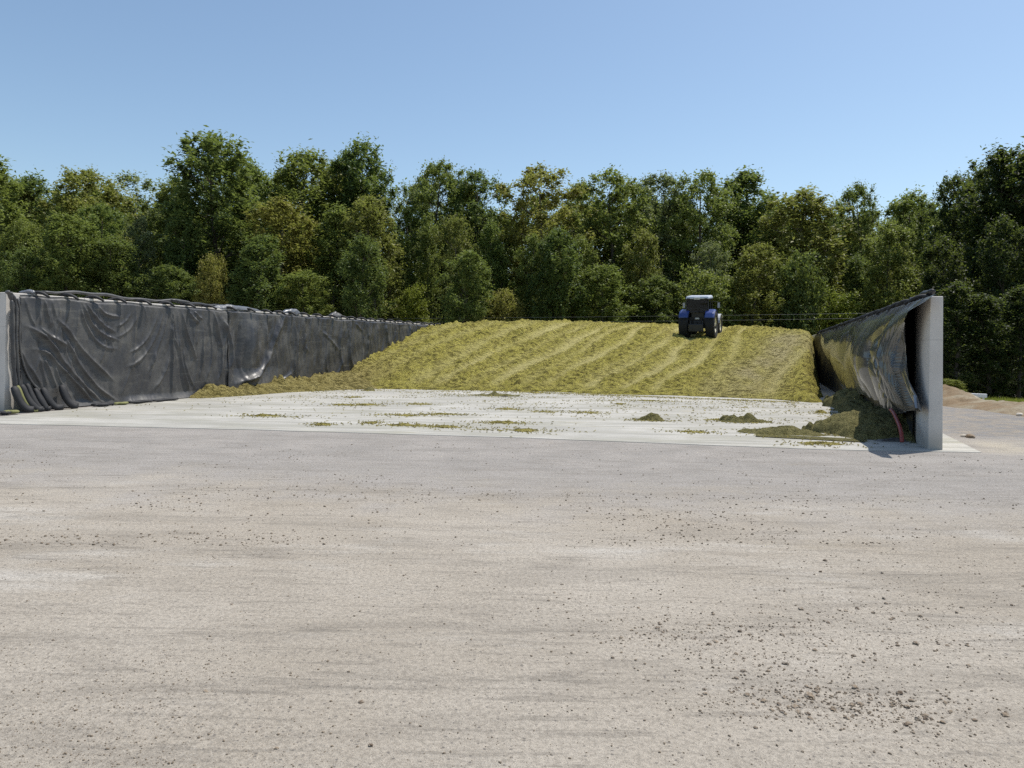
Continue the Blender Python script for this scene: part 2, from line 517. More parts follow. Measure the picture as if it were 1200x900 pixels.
# ---------------------------------------------------------------- walls of precast L panels
def silo_wall(u_in, u_out, v0, v1, label):
    root = thing('silage_wall', label, 'concrete wall', W((u_in+u_out)/2, v0))
    L = 2.4
    v = v0
    while v < v1:
        b = MB()
        e = min(v+L-.012, v1)
        uo = u_out
        # slightly battered panel
        top_out = u_in + (u_out-u_in)*.86
        c = []
        for vv in (v, e):
            c += [W(u_in, vv, -.05), W(uo, vv, -.05), W(top_out, vv, WALL_H), W(u_in, vv, WALL_H)]
        b.add(c, [(0, 1, 2, 3), (7, 6, 5, 4), (0, 4, 5, 1), (1, 5, 6, 2), (2, 6, 7, 3), (3, 7, 4, 0)])
        o = b.build('wall_panel', M['wall'], root, root.location)
        bm = bmesh.new(); bm.from_mesh(o.data)
        bmesh.ops.recalc_face_normals(bm, faces=bm.faces[:])
        bmesh.ops.bevel(bm, geom=bm.edges[:], offset=.012, segments=1, affect='EDGES')
        bm.to_mesh(o.data); bm.free()
        v += L
    return root
wall_r = silo_wall(0.0, -.27, 0.0, 62.0, 'tall grey concrete silo wall on the right with its bare end facing the yard')
wall_l = silo_wall(SILO_W, SILO_W+.27, -3.1, 58.0, 'long concrete silo wall on the left, mostly hidden behind black plastic')

# ---------------------------------------------------------------- silage heap
TRK = [(20.8, .9, .5), (19.5, .7, .35), (17.9, .8, .7), (16.5, .7, .8), (15.6, .6, .45), (14.3, .8, .95), (13.2, .6, .5), (12.0, .7, .8), (10.4, .6, .45), (9.6, .7, .75), (8.0, .75, 1.0), (6.55, .75, 1.05), (4.9, .6, .6)]
def heap_base(u, v):
    u = np.asarray(u, float); v = np.asarray(v, float)
    slope = np.interp(u, [0, 2, 5, 8, 12, 15, 18, 20.5, 22.1], [.16, .15, .130, .118, .130, .155, .200, .255, .285])
    toe = np.interp(u, [0, 1.6, 3.1, 6.5, 10, 12.4, 15.1, 17.8, 19.3, 22.1], [13.3, 13.5, 14.6, 14.7, 13.9, 14.1, 13.1, 12.0, 11.6, 11.9])
    toe = toe + .35*fbm(u*1.3, v*0+2.2, 4, 21)
    crest = np.interp(u, [0, 2, 4, 8, 12, 16, 19, 22.1], [3.10, 3.45, 3.80, 4.05, 4.05, 3.92, 3.62, 3.18])
    s = v-toe
    z = slope*s + .22*(1-np.exp(-np.clip(s, 0, None)/.7))
    k = .35                                   # soft cap
    z = -k*np.log(np.exp(-np.clip(z, -3, 9)/k)+np.exp(-crest/k))
    z = np.where(s < 0, s*.8, z)
    return z, s

def heap():
    du = .085
    us = np.arange(.04, SILO_W-.05, du); vs = np.concatenate([np.arange(2.4, 40, .085), np.arange(40, 58, .14)])
    U, V = np.meshgrid(us, vs)
    Z, Sv = heap_base(U, V)
    # gap along the right wall, where the plastic hangs
    gap = np.interp(V, [13, 16, 20, 27, 34, 40], [1.62, 1.5, 1.3, 1.0, .55, .15])+.30*fbm(V*1.1, Z*1.1, 3, 8)+.12*fbm(V*4, Z*3, 2, 18)
    bank = sstep(-.45, .25, U-gap)**.8
    Z = np.where(Z > 0, Z*bank - .04*(1-bank), Z)
    # spill along the left wall
    dL = SILO_W-U
    hL = np.interp(V, [2.7, 3.4, 4.4, 5.7, 7.1, 9.7, 12, 13.7, 16], [-.1, .06, .34, .34, .38, .42, .55, .6, .6])
    hL = hL*(1+.35*fbm(V*1.1, V*0+4, 3, 3))
    wL = np.interp(V, [2.7, 3.4, 5.7, 7.5, 10.2, 11.6], [.3, .8, 1.15, 1.2, 2.2, 3.0])
    r = np.clip(dL/wL, 0, 1.3)
    sp = hL*np.clip(1-r**1.6, -.4, 1) + .05*fbm(U*2.6, V*2.6, 3, 9)*np.clip(1.1-r, 0, 1)
    sp = np.where((r > 1.12), -.1, sp)
    Zs = np.maximum(Z, sp)
    dry = np.clip(sstep(.02, .12, sp-Z)*1.0 + sstep(3.4, 1.2, dL)*sstep(17, 12, V), 0, 1)
    # pale worn ramp near the right wall
    uc = 2.3+2.6*sstep(30, 14, V)*.6 + .5*np.sin(V*.12)
    ramp = np.exp(-((U-uc)/1.35)**2)*sstep(13, 16, V)*sstep(38, 30, V)
    rim = np.exp(-((U-uc+1.25)/.30)**2)*sstep(13.5, 17, V)*sstep(38, 32, V)
    worn = np.clip(ramp*(.85+.7*fbm(U*1.2, V*.35, 3, 44)), 0, 1)
    # wheel tracks
    wob = .22*fbm(V*.12, V*0+1, 2, 31)
    track = np.zeros_like(U); ridge = np.zeros_like(U)
    for i, (uc, wd, stg) in enumerate(TRK):
        for off in (0.0,):
            bend = (.9*sstep(26, 14, V) if uc < 9.8 else .25*sstep(26, 14, V))
            d = (U-(uc-off+wob+bend+.45*fbm(V*.10+i*3.3, V*0+i*1.7, 2, 90+i)))/(wd*.42*(1+.4*fbm(V*.3, V*0+i, 2, 70)))
            fade = np.clip(stg*(1.0+.6*fbm(V*.22+i*7, V*0+i, 2, 50+i)), 0, 1.1)
            track = np.maximum(track, np.exp(-d*d)*fade)
    track = track*sstep(0, 1.5, Sv)*sstep(4.3, 3.7, Z)
    track = np.clip(np.maximum(track*(1-.9*ramp), .8*rim), 0, 1)
    body = sstep(-.1, .5, Zs)
    clod = np.abs(fbm(U*1.9, V*2.6, 3, 62))
    lump = .14*fbm(U*.9, V*.55, 4, 61) + .24*(clod-.2)*(.4+.9*vnoise(U*.5, V*.4, 64))*sstep(.0, .6, Z) + .13*fbm(U*5.2, V*5.2, 2, 63)
    rough = (1-.80*np.maximum(track, ramp*.8))
    # shelves of unpacked material
    shelf = .16*np.abs(fbm(U*1.3+V*.2, V*2.0, 3, 71))*rough
    Zs = Zs + body*(lump*rough*(1+1.1*sstep(3.2, .6, Sv)*sstep(-.1, .4, fbm(U*.8, V*.5, 3, 81)))+shelf-.075*track)
    Zs = np.where(Zs < .02, Zs-.05, Zs)
    P = np.stack(W(U, V, Zs), -1).reshape(-1, 3)
    F = grid_faces(*U.shape)
    zf = Zs.reshape(-1)[F].max(1)
    F = F[zf > -.02]
    used = np.unique(F); re = np.full(len(P), -1); re[used] = np.arange(len(used))
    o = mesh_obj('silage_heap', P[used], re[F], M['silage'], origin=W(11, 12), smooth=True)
    attr(o, 'track', track.reshape(-1)[used]); attr(o, 'dry', dry.reshape(-1)[used]); attr(o, 'worn', worn.reshape(-1)[used])
    tag(o, 'great yellow-green silage heap with wheel tracks filling the back of the silo', 'silage heap')
    return U, V, Zs
HU, HV, HZ = heap()
def heap_z(u, v):
    i = np.argmin((HU[0]-u)**2); j = np.argmin((HV[:, 0]-v)**2)
    return float(HZ[max(0, j-3):j+4, max(0, i-3):i+4].mean())

def mound(name, label, cat, cx, cy, rx, ry, h, rot, mat, res=.05, seed=0, base=.02, power=1.4, group=None, rough=.12, kind=None, ragged=.35):
    nx = max(10, int(2.4*rx/res)); ny = max(10, int(2.4*ry/res))
    nx = min(nx, 160); ny = min(ny, 160)
    a = np.linspace(-1.2, 1.2, nx); b = np.linspace(-1.2, 1.2, ny)
    A, B = np.meshgrid(a, b)
    ox = seed*3.7
    R = np.sqrt(A*A+B*B)*(1+ragged*fbm(A*1.6+ox, B*1.6-ox, 4, seed))
    Z = h*np.clip(1-R**power, -.3, 1)
    Z = Z+h*rough*2.2*fbm(A*rx*3.2+ox, B*ry*3.2, 4, seed+5)*np.clip(1.15-R, 0, 1)**.5
    if ragged > .5 and h < .1: Z = Z-h*1.5*np.clip(fbm(A*rx*3+ox, B*ry*7-ox, 3, seed+9)+.15, 0, 1)
    x = A*rx; y = B*ry
    X = cx+x*cos(rot)-y*sin(rot); Y = cy+x*sin(rot)+y*cos(rot)
    P = np.stack([X, Y, Z+base], -1).reshape(-1, 3)
    F = grid_faces(ny, nx)
    keep = Z.reshape(-1)[F].max(1) > -.01
    F = F[keep]
    if len(F) < 4: return None
    used = np.unique(F); re = np.full(len(P), -1); re[used] = np.arange(len(used))
    Pu = P[used]; Pu[:, 2] = np.maximum(Pu[:, 2], base-.03)
    o = mesh_obj(name, Pu, re[F], mat, origin=(cx, cy, base), smooth=True)
    if mat is M['silage']:
        attr(o, 'track', np.full(len(used), .2)); attr(o, 'dry', np.full(len(used), .5))
    return tag(o, label, cat, group, kind)

# heap in front of the right wall
def wall_heap():
    us = np.arange(.03, 3.4, .035); vs = np.arange(.6, 13.6, .05)
    U, V = np.meshgrid(us, vs)
    hw = np.interp(V, [1.2, 1.75, 2.3, 3.5, 5, 7.5, 10, 13.5], [-.05, .36, .50, .46, .34, .32, .45, .60])
    wd = np.interp(V, [1.2, 1.8, 2.6, 3.6, 5, 6, 8, 12], [1.0, 1.8, 2.25, 1.75, 1.05, .9, .9, 1.0])
    r = U/wd*(1+.38*fbm(U*1.8, V*1.6, 4, 12))
    Z = hw*np.clip(1-r**3.4, -.3, 1) + .24*fbm(U*2.6, V*2.2, 4, 14)*np.clip(1.1-r, 0, 1)*sstep(-.05, .4, hw)+ .11*fbm(U*7, V*7, 3, 15)*np.clip(1.1-r, 0, 1)
    P = np.stack(W(U, V, Z+.010), -1).reshape(-1, 3)
    F = grid_faces(*U.shape); keep = Z.reshape(-1)[F].max(1) > -.005; F = F[keep]
    used = np.unique(F); re = np.full(len(P), -1); re[used] = np.arange(len(used))
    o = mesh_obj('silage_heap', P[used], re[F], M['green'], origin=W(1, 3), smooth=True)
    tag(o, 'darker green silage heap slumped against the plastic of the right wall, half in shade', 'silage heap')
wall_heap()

# small leftovers on the slab (photo position, half width px, height m, label)
LEFT = [
 (580, 464, 24, .13, 'dark low lump of silage just in front of the big heap, nearest its middle'),
 (763, 493, 18, .20, 'small pointed pile of silage alone in the middle right of the slab'),
 (872, 495, 27, .26, 'pointed brown-green pile of silage left of the heap at the right wall'),
 (918, 508, 50, .14, 'wide thin spread of chopped silage at the slab edge before the right wall'),
 (958, 521, 28, .06, 'thin tongue of chopped silage trailing off the slab onto the yard'),
 (314, 488, 29, .05, 'long flat strip of silage on the left part of the slab'),
 (405, 475, 14, .04, 'thin streak of silage, left of the pair of streaks on the slab'),
 (413, 466, 6, .06, 'tiny clump of silage close to the spill along the left wall'),
 (430, 475, 13, .05, 'brownish streak of silage, right of the pair of streaks on the slab'),
 (490, 474, 15, .05, 'flat yellowish patch of silage below the left corner of the big heap'),
 (470, 487, 25, .05, 'long yellow-brown streak of silage at the middle left of the slab'),
 (520, 486, 26, .04, 'faint long streak of silage right of the yellow-brown streak'),
 (476, 499, 24, .05, 'dark ragged clump of silage near the slab edge left of centre'),
 (522, 501, 18, .04, 'thin broken streak of silage near the slab edge at centre left'),
 (378, 498, 11, .04, 'short dark streak of silage near the front left slab edge'),
 (433, 496, 9, .03, 'short pale streak of silage between two darker ones near the slab edge'),
 (594, 480, 16, .05, 'small patch of silage under the dark low lump'),
 (590, 496, 26, .05, 'brown ragged streak of silage at the centre of the slab'),
 (610, 505, 40, .05, 'wide flat yellow patch of silage at the centre slab edge'),
 (640, 483, 11, .04, 'small round patch of silage right of the slab centre'),
 (628, 461, 8, .06, 'little clump of silage fallen at the toe of the big heap'),
 (685, 484, 18, .03, 'thin winding streak of silage left of the pointed pile'),
 (762, 470, 20, .04, 'yellow smear of silage at the toe below the tractor tracks'),
 (812, 507, 16, .03, 'faint dark streak of silage between the pointed pile and slab edge'),
 (850, 493, 22, .04, 'flat skirt of chopped silage left of the brown-green pile'),
 (725, 474, 5, .04, 'tiny dark crumb of silage on clean slab above the pointed pile'),
 (963, 484, 8, .08, 'small green clump of silage in the gap between heap and wall heap'),
 (432, 458, 7, .14, 'knobbly brown clump of silage at the left corner of the big heap'),
]
for i, (px, py, hw, h, lab) in enumerate(LEFT):
    x, y = G(px, py)
    rx = hw*y/FPX
    ry = max(.22, rx*(.42 if h > .1 else .36))
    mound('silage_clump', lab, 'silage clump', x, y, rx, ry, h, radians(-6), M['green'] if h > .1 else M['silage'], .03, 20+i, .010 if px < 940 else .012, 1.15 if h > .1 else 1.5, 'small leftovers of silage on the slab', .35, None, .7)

# loose bits strewn over the slab
def loose_bits():
    pts = []
    for i, (px, py, hw, h, lab) in enumerate(LEFT):
        x, y = G(px, py); rx = hw*y/FPX
        k = int(60+120*rx)
        a = rng.normal(0, 1, (k, 2))
        pts.append(np.stack([x+a[:, 0]*rx*.95, y+a[:, 1]*max(.25, rx*.4)], -1))
    u = rng.uniform(.5, 21.5, 5200); v = 12.5-np.abs(rng.normal(0, 5.0, 5200))
    q = np.stack([R0[0]-CS*u+SN*v, R0[1]+SN*u+CS*v], -1)
    q = q[fbm(q[:, 0]*.8, q[:, 1]*2.2, 3, 90) > -.02]
    pts.append(q)
    # band at the heap's toe and the spill's edge
    u = rng.uniform(2, 20, 2600); v = 13.6-np.abs(rng.normal(0, .5, 2600))
    pts.append(np.stack([R0[0]-CS*u+SN*v, R0[1]+SN*u+CS*v], -1))
    p = np.concatenate(pts)
    uu, vv = -CS*(p[:, 0]-R0[0])+SN*(p[:, 1]-R0[1]), SN*(p[:, 0]-R0[0])+CS*(p[:, 1]-R0[1])
    ok = (p[:, 1]+.1*p[:, 0] > 16.05) & (uu > .3) & (uu < 21.6)
    p = p[ok]
    n = len(p)
    ang = rng.uniform(0, pi, n); L = rng.uniform(.012, .045, n); wd = rng.uniform(.005, .014, n)
    dx = np.stack([np.cos(ang), np.sin(ang)], -1)*L[:, None]; dy = np.stack([-np.sin(ang), np.cos(ang)], -1)*wd[:, None]
    z = np.full(n, .015)
    def vv_(a, b, zz): return np.concatenate([p+dx*a+dy*b, zz[:, None]], 1)
    lift = rng.uniform(.0, .02, n)
    V = np.stack([vv_(-1, -1, z), vv_(1, -1, z+lift), vv_(1, 1, z+lift), vv_(-1, 1, z), vv_(0, 0, z+lift+.012)], 1).reshape(-1, 3)
    b = np.arange(n)[:, None]*5
    F = np.concatenate([b+np.array([[0, 1, 4]]), b+np.array([[1, 2, 4]]), b+np.array([[2, 3, 4]]), b+np.array([[3, 0, 4]])])
    o = mesh_obj('loose_silage', V, F, M['silage'])
    attr(o, 'track', np.full(len(V), .1)); attr(o, 'dry', np.full(len(V), .3))
    tag(o, 'loose bits of chopped silage strewn over the slab', 'silage bits', kind='stuff')
loose_bits()

# ---------------------------------------------------------------- plastic sheets
def seg_dist(Pv, Pz, poly):
    d = np.full(Pv.shape, 1e9)
    tt = np.zeros(Pv.shape)
    L = 0
    lens = [sqrt((poly[i+1][0]-poly[i][0])**2+(poly[i+1][1]-poly[i][1])**2) for i in range(len(poly)-1)]
    tot = sum(lens)
    for i in range(len(poly)-1):
        ax, az = poly[i]; bx, bz = poly[i+1]
        ex, ez = bx-ax, bz-az
        l2 = ex*ex+ez*ez+1e-9
        t = np.clip(((Pv-ax)*ex+(Pz-az)*ez)/l2, 0, 1)
        dd = np.hypot(Pv-(ax+t*ex), Pz-(az+t*ez))
        m = dd < d
        d = np.where(m, dd, d); tt = np.where(m, (L+t*lens[i])/tot, tt)
        L += lens[i]
    return d, tt

def smooth_poly(p, n=3):
    for _ in range(n):
        q = [p[0]]
        for i in range(len(p)-1):
            a, b = p[i], p[i+1]
            q += [(a[0]*.75+b[0]*.25, a[1]*.75+b[1]*.25), (a[0]*.25+b[0]*.75, a[1]*.25+b[1]*.75)]
        q.append(p[-1]); p = q
    return p

Z1 = lambda L: [wall_pt(x/4, 320+y/4, SILO_W-.05) for x, y in L]
Z2 = lambda L: [wall_pt(250+x/4, 330+y/4, SILO_W-.05) for x, y in L]
FOLDS = [  # polyline, amplitude m, half width m
 (Z1([(118, 246), (160, 268), (200, 292), (240, 335), (270, 385), (310, 440), (360, 500), (420, 560), (475, 606)]), .10, .085),
 (Z1([(185, 255), (215, 290), (250, 308), (312, 342)]), .10, .08),
 (Z1([(150, 358), (200, 362), (232, 385), (262, 425), (310, 475), (370, 540), (440, 610)]), .08, .075),
 (Z1([(260, 215), (310, 262), (350, 325), (420, 405), (480, 462), (525, 502)]), .085, .07),
 (Z1([(295, 288), (325, 350), (360, 420), (410, 490), (470, 555), (540, 597)]), .08, .07),
 (Z1([(385, 138), (412, 215), (450, 270), (500, 300), (545, 312)]), .08, .06),
 (Z1([(402, 140), (440, 205), (485, 250), (535, 275)]), .07, .055),
 (Z1([(370, 140), (390, 230), (430, 300), (480, 350), (540, 355)]), .05, .06),
 (Z1([(455, 152), (475, 185), (510, 200), (558, 205)]), .08, .055),
 (Z1([(230, 165), (235, 205), (242, 250)]), .05, .06),
 (Z1([(190, 130), (190, 180), (184, 242)]), .04, .05),
 (Z1([(92, 360), (110, 410), (145, 460), (190, 530)]), .07, .06),
 (Z1([(180, 390), (195, 450), (215, 530)]), .05, .06), (Z1([(205, 400), (230, 460), (260, 540)]), .05, .06),
 (Z1([(250, 430), (275, 510), (330, 590)]), .05, .06), (Z1([(340, 500), (380, 560), (430, 600)]), .05, .06),
 (Z1([(850, 178), (858, 230), (872, 290), (890, 340), (915, 410)]), .08, .07),
 (Z1([(885, 180), (900, 215), (930, 235)]), .06, .06), (Z1([(905, 180), (925, 205), (945, 215)]), .05, .06),
 (Z1([(810, 195), (803, 300), (806, 430), (800, 592)]), .07, .06),
 (Z1([(782, 198), (765, 270), (735, 350), (712, 420), (690, 470)]), .07, .06),
 (Z1([(760, 200), (735, 280), (695, 360), (640, 420), (590, 440)]), .06, .06),
 (Z1([(735, 205), (700, 290), (655, 345), (600, 375)]), .05, .06),
 (Z1([(640, 200), (610, 260), (570, 290), (540, 300)]), .05, .06), (Z1([(610, 190), (585, 230), (545, 250)]), .05, .05),
 (Z1([(830, 300), (842, 390), (858, 470), (885, 550)]), .07, .07), (Z1([(790, 400), (770, 470), (720, 545)]), .06, .07),
 (Z1([(855, 360), (868, 450), (905, 530)]), .05, .06),
 (Z1([(1000, 190), (1012, 260), (1034, 340), (1030, 460), (1005, 520)]), .09, .08),
 (Z1([(970, 190), (985, 280), (990, 400), (960, 510)]), .05, .07), (Z1([(950, 230), (945, 350), (940, 480)]), .05, .07),
 (Z1([(1040, 215), (1072, 290), (1085, 380), (1060, 470)]), .14, .16),
]
FOLDS2 = [
 (Z2([(330, 165), (300, 220), (272, 290), (250, 360), (205, 420), (150, 455), (95, 478)]), .16, .17),
 (Z2([(240, 170), (235, 240), (245, 330), (225, 400), (170, 440), (110, 470)]), .10, .14),
 (Z2([(305, 175), (280, 250), (262, 310)]), .06, .07), (Z2([(360, 425), (340, 445), (300, 465)]), .10, .10),
 (Z2([(370, 180), (382, 270), (372, 370), (380, 450)]), .07, .09), (Z2([(400, 180), (388, 300), (385, 420)]), .05, .08),
 (Z2([(480, 180), (490, 280), (488, 400)]), .05, .10), (Z2([(520, 185), (524, 290), (518, 400), (540, 440)]), .07, .10),
 (Z2([(500, 230), (545, 275), (580, 320)]), .05, .12), (Z2([(600, 190), (580, 300), (600, 420)]), .06, .12),
 (Z2([(640, 180), (632, 270), (632, 370), (650, 400)]), .10, .14), (Z2([(600, 340), (590, 400), (570, 440)]), .06, .12),
 (Z2([(660, 195), (690, 230)]), .05, .1), (Z2([(720, 190), (718, 290), (712, 360)]), .08, .16),
 (Z2([(800, 200), (806, 260), (818, 310)]), .12, .2), (Z2([(860, 210), (850, 300)]), .06, .2),
 (Z2([(920, 210), (912, 250), (915, 290)]), .10, .22), (Z2([(690, 200), (700, 290), (690, 380)]), .06, .15),
 (Z2([(760, 200), (765, 330)]), .06, .18), (Z2([(430, 240), (415, 300), (440, 330)]), .04, .1),
]
def left_sheet(v0, v1, step, folds, mat, name_label, cat, extra, near):
    zs = np.linspace(0, 1, 120)
    vs = np.arange(v0, v1, step)
    V, T = np.meshgrid(vs, zs)
    ztop = 3.135+.015*np.sin(V*2.3)+.03*fbm(V*2.2, V*0, 2, 4)
    zbot = .03
    Zg = ztop+(zbot-ztop)*T
    D = .035+.03*(fbm(V*.8, Zg*.35, 3, 33)+1) + .05*T*(1-T)*2
    for poly, a, wd in folds:
        d, t = seg_dist(V, Zg, smooth_poly(poly))
        ends = np.clip(np.sin(np.clip(t, .03, .97)*pi)*2.2, 0, 1)
        D = D + 1.15*a*ends*np.exp(-np.sqrt((d/(wd*.55))**2+.08)+.28)*(.9+.4*fbm(V*3, Zg*3, 2, 8)) - a*.22*ends*np.exp(-(d/(wd*2.2))**2)
    rr = random.Random(5 if near else 9)
    for _ in range(46 if near else 40):
        va = rr.uniform(v0, v1); za = rr.choice([3.05, 3.05, rr.uniform(1.2, 2.9)])
        L_ = rr.uniform(.5, 2.2); sl = rr.uniform(-.5, .5)
        pl = [(va, za), (va+sl*L_*.4+rr.uniform(-.06, .06), za-L_*.5), (va+sl*L_, max(.15, za-L_))]
        d, t = seg_dist(V, Zg, smooth_poly(pl, 2))
        D = D + rr.uniform(.018, .045)*np.clip(np.sin(np.clip(t, .03, .97)*pi)*2, 0, 1)*np.exp(-np.abs(d)/rr.uniform(.022, .045))
    # fine hanging wrinkles
    D = D + extra*np.abs(fbm(V*2.6+.3*fbm(V*.6, Zg*.8, 2, 6)*3, Zg*.28, 3, 17))*(.4+.6*np.sin(np.clip(T, 0, 1)*pi)) + .35*extra*fbm(V*7+2*fbm(V, Zg, 2, 3), Zg*.8, 2, 19)
    D = D + .16*np.clip(T-.93, 0, 1)**1.5/.07**1.5*(.1+.9*vnoise(V*1.9, V*0, 2))*(1 if near else .6)     # kicks out at the foot
    if not near:
        D = D + .04
        # the overlapping first edge billows off the wall
        D = D + .22*np.exp(-((V-v0-1.3)/.55)**2)*np.sin(T*pi)**1.3 - .10*np.exp(-((V-v0-.5)/.35)**2)*np.sin(T*pi)
        D = D + .30*np.exp(-((V-6.7)/1.2)**2)*np.clip(T-.7, 0, 1)/.3
    D = np.maximum(D, .012)
    D = np.where(T < .02, .014, D)
    P = np.stack(W(SILO_W-D, V, Zg), -1).reshape(-1, 3)
    o = mesh_obj('plastic_sheet', P, grid_faces(*V.shape), mat, origin=W(SILO_W-.05, v0), smooth=True)
    return tag(o, name_label, cat)
sh1 = left_sheet(-2.72, 5.75, .022, FOLDS, M['film_matt'], 'matt dark grey plastic sheet with thick creases on the near left wall', 'plastic sheet', .045, True)
sh2 = left_sheet(5.35, 27, .045, FOLDS2, M['film_grey'], 'shinier black plastic sheet on the far half of the left wall running into the heap', 'plastic sheet', .085, False)

# hanging edge of the near sheet: rolled strips from the wall top
def strip(px_pts, u0, rad, k):
    pts = smooth_poly([wall_pt(x, y, u0) for x, y in px_pts], 2)
    b = MB()
    n = len(pts)
    b.tube([W(u0, v+.0, z) for v, z in pts], [rad*(.8+.4*abs(sin(i*.9+k))) for i in range(n)], 8, .7)
    return b.build('hanging_strip', M['film_matt'], sh1, sh1.location, True)
strip([(8, 341), (13, 347), (15, 360), (14, 380), (15, 400), (17, 440), (19, 468)], SILO_W-.13, .065, 0)
strip([(12, 343), (18, 352), (19, 372), (18, 395), (20, 425), (22, 452), (24, 470)], SILO_W-.15, .06, 1)
strip([(20, 350), (24, 362), (23, 385), (23, 405), (28, 430), (37, 448), (47, 458)], SILO_W-.12, .035, 2)
strip([(14, 352), (16, 376), (16, 405), (17, 420)], SILO_W-.19, .04, 3)

# ---------------------------------------------------------------- right wall sheets
def under_sheet():
    vs = np.arange(1.33, 40, .09); ts = np.linspace(0, 1, 40)
    V, T = np.meshgrid(vs, ts)
    Z = 3.13*(1-T)+.03*T
    D = .03+.025*(fbm(V*1.6, Z*.5, 3, 77)+1)+.04*np.abs(fbm(V*2.5, Z*.4, 2, 78))
    D = np.where(T < .03, .012, D)
    o = mesh_obj('plastic_sheet', np.stack(W(D, V, Z), -1).reshape(-1, 3), grid_faces(*V.shape), M['film_under'], origin=W(.05, 1.3), smooth=True)
    return tag(o, 'flat black under-sheet on the right wall, seen as the dark strip beside the bare concrete', 'plastic sheet')
under_sheet()

ZR = lambda L, u0=.45: [wall_pt(940+x/4.5, 340+y/4.5, u0) for x, y in L]
def over_sheet():
    bot = ZR([(580, 636), (545, 640), (515, 628), (480, 648), (455, 655), (440, 664), (410, 640), (380, 610), (345, 575), (300, 555), (270, 548), (235, 565), (205, 575), (190, 545), (175, 500), (150, 450), (120, 400), (95, 330), (72, 250)])
    free = ZR([(604, 60), (572, 110), (556, 150), (546, 200), (537, 270), (531, 330), (531, 385), (536, 450), (550, 540), (580, 636)], .35)
    bv = np.array([p[0] for p in bot]); bz = np.array([p[1] for p in bot])
    na, nt_ = 420, 110
    a = np.linspace(0, 1, na); t = np.linspace(0, 1, nt_)
    A, T = np.meshgrid(a, t)
    s0, s1 = float(bv[0]), float(bv[-1])
    order = np.argsort(bv); bvs, bzs = bv[order], bz[order]
    e = A**1.6
    Vb = s0+(s1-s0)*e                                    # bottom abscissa
    vt0 = 1.45
    Vt = vt0+(s1+.6-vt0)*e                               # top abscissa
    Zb = np.interp(Vb, bvs, bzs)+.03*fbm(Vb*6, Vb*0, 2, 41)
    Zb = np.clip(Zb, .05, 3.1)
    Zt = 3.19
    Zp = Zt+(Zb-Zt)*T
    Vlin = Vt+(Vb-Vt)*T
    # free near edge follows the curve seen in the photo
    fz = np.array([p[1] for p in free])[::-1]; fv = np.array([p[0] for p in free])[::-1]
    vfree = np.interp(Zp, fz, fv)
    wgt = np.exp(-A*9)
    V = Vlin+(vfree-Vlin[:, :1])*wgt
    span = np.clip((Zt-Zb)/2.4, .15, 1)
    tk = np.array([0, .04, .10, .18, .28, .40, .52, .64, .76, .88, 1.0]); dk = np.array([.0, .13, .29, .43, .55, .63, .68, .63, .50, .35, .21])
    B = np.interp(T, tk, dk)
    for _ in range(6): B[1:-1] = (B[:-2]+2*B[1:-1]+B[2:])/4
    # bellies with valleys between them, wider with distance
    ph = np.log(np.clip(Vlin+1.2, .5, None))*5.6
    belly = .86+.17*np.sin(ph+.5*np.sin(T*3)+.8)+.10*fbm(Vlin*.45, T*1.5, 2, 15)
    D = (.03+B*span)*belly
    D = D*(1-.52*np.exp(-A*7))
    for poly, am, wd in (
        (ZR([(585, 75), (560, 130), (520, 230), (508, 330), (520, 460), (555, 620)]), .07, .10),
        (ZR([(565, 90), (500, 190), (478, 310), (500, 470), (535, 620)]), .08, .12),
        (ZR([(540, 95), (460, 210), (447, 330), (472, 500), (505, 625)]), .08, .16),
        (ZR([(500, 115), (415, 225), (402, 350), (430, 480), (470, 640)]), .08, .20),
        (ZR([(470, 125), (395, 210), (350, 310), (385, 430), (430, 560), (460, 640)]), -.10, .20),
        (ZR([(290, 150), (240, 230), (200, 310), (230, 430), (270, 540)]), -.16, .75),
        (ZR([(215, 180), (200, 260), (160, 360), (190, 500)]), .10, .9),
        (ZR([(150, 195), (125, 260), (150, 400)]), -.12, 1.2),
        (ZR([(395, 170), (330, 260), (300, 330)]), .05, .5),
        (ZR([(280, 525), (330, 480), (360, 400)]), .05, .25)):
        d, tt = seg_dist(V, Zp, smooth_poly(poly))
        D = D+am*np.exp(-(d/wd)**2)*np.clip(np.sin(np.clip(tt, .04, .96)*pi)*1.8, 0, 1)
    wn = np.exp(-A*11)
    D = D*(1-wn)+(.36*np.minimum(T/.14, 1)+.05*np.sin(T*5))*wn
    vf = np.log(np.clip(Vlin-.6, .3, None))*15.5+1.1*fbm(Vlin*.5, T*1.6, 2, 16)
    D = D+.15*(np.abs(np.sin(vf))**.7-.55)*(.6+.8*vnoise(Vlin*1.3, T*.7, 23))*sstep(.10, .55, T)*sstep(9.5, 6.5, Vlin)*np.clip((Vlin-1.0)*.5, .85, 1.25)
    q = Vlin+.1*T
    D = D+.03*fbm(Vlin*1.1, Zp*1.3, 3, 51)*T
    D = np.maximum(D, .085*np.clip(T*8, .2, 1))
    # over the top of the wall
    D = np.where(T < .012, -.02, D)
    P = np.stack(W(D, V, np.where(T < .012, 3.185, Zp)), -1).reshape(-1, 3)
    o = mesh_obj('plastic_sheet', P, grid_faces(nt_, na), M['film_gloss'], origin=W(.3, 1.5), smooth=True)
    return tag(o, 'glossy black plastic sheet billowing off the right wall and mirroring heap and sky', 'plastic sheet')
over_sheet()

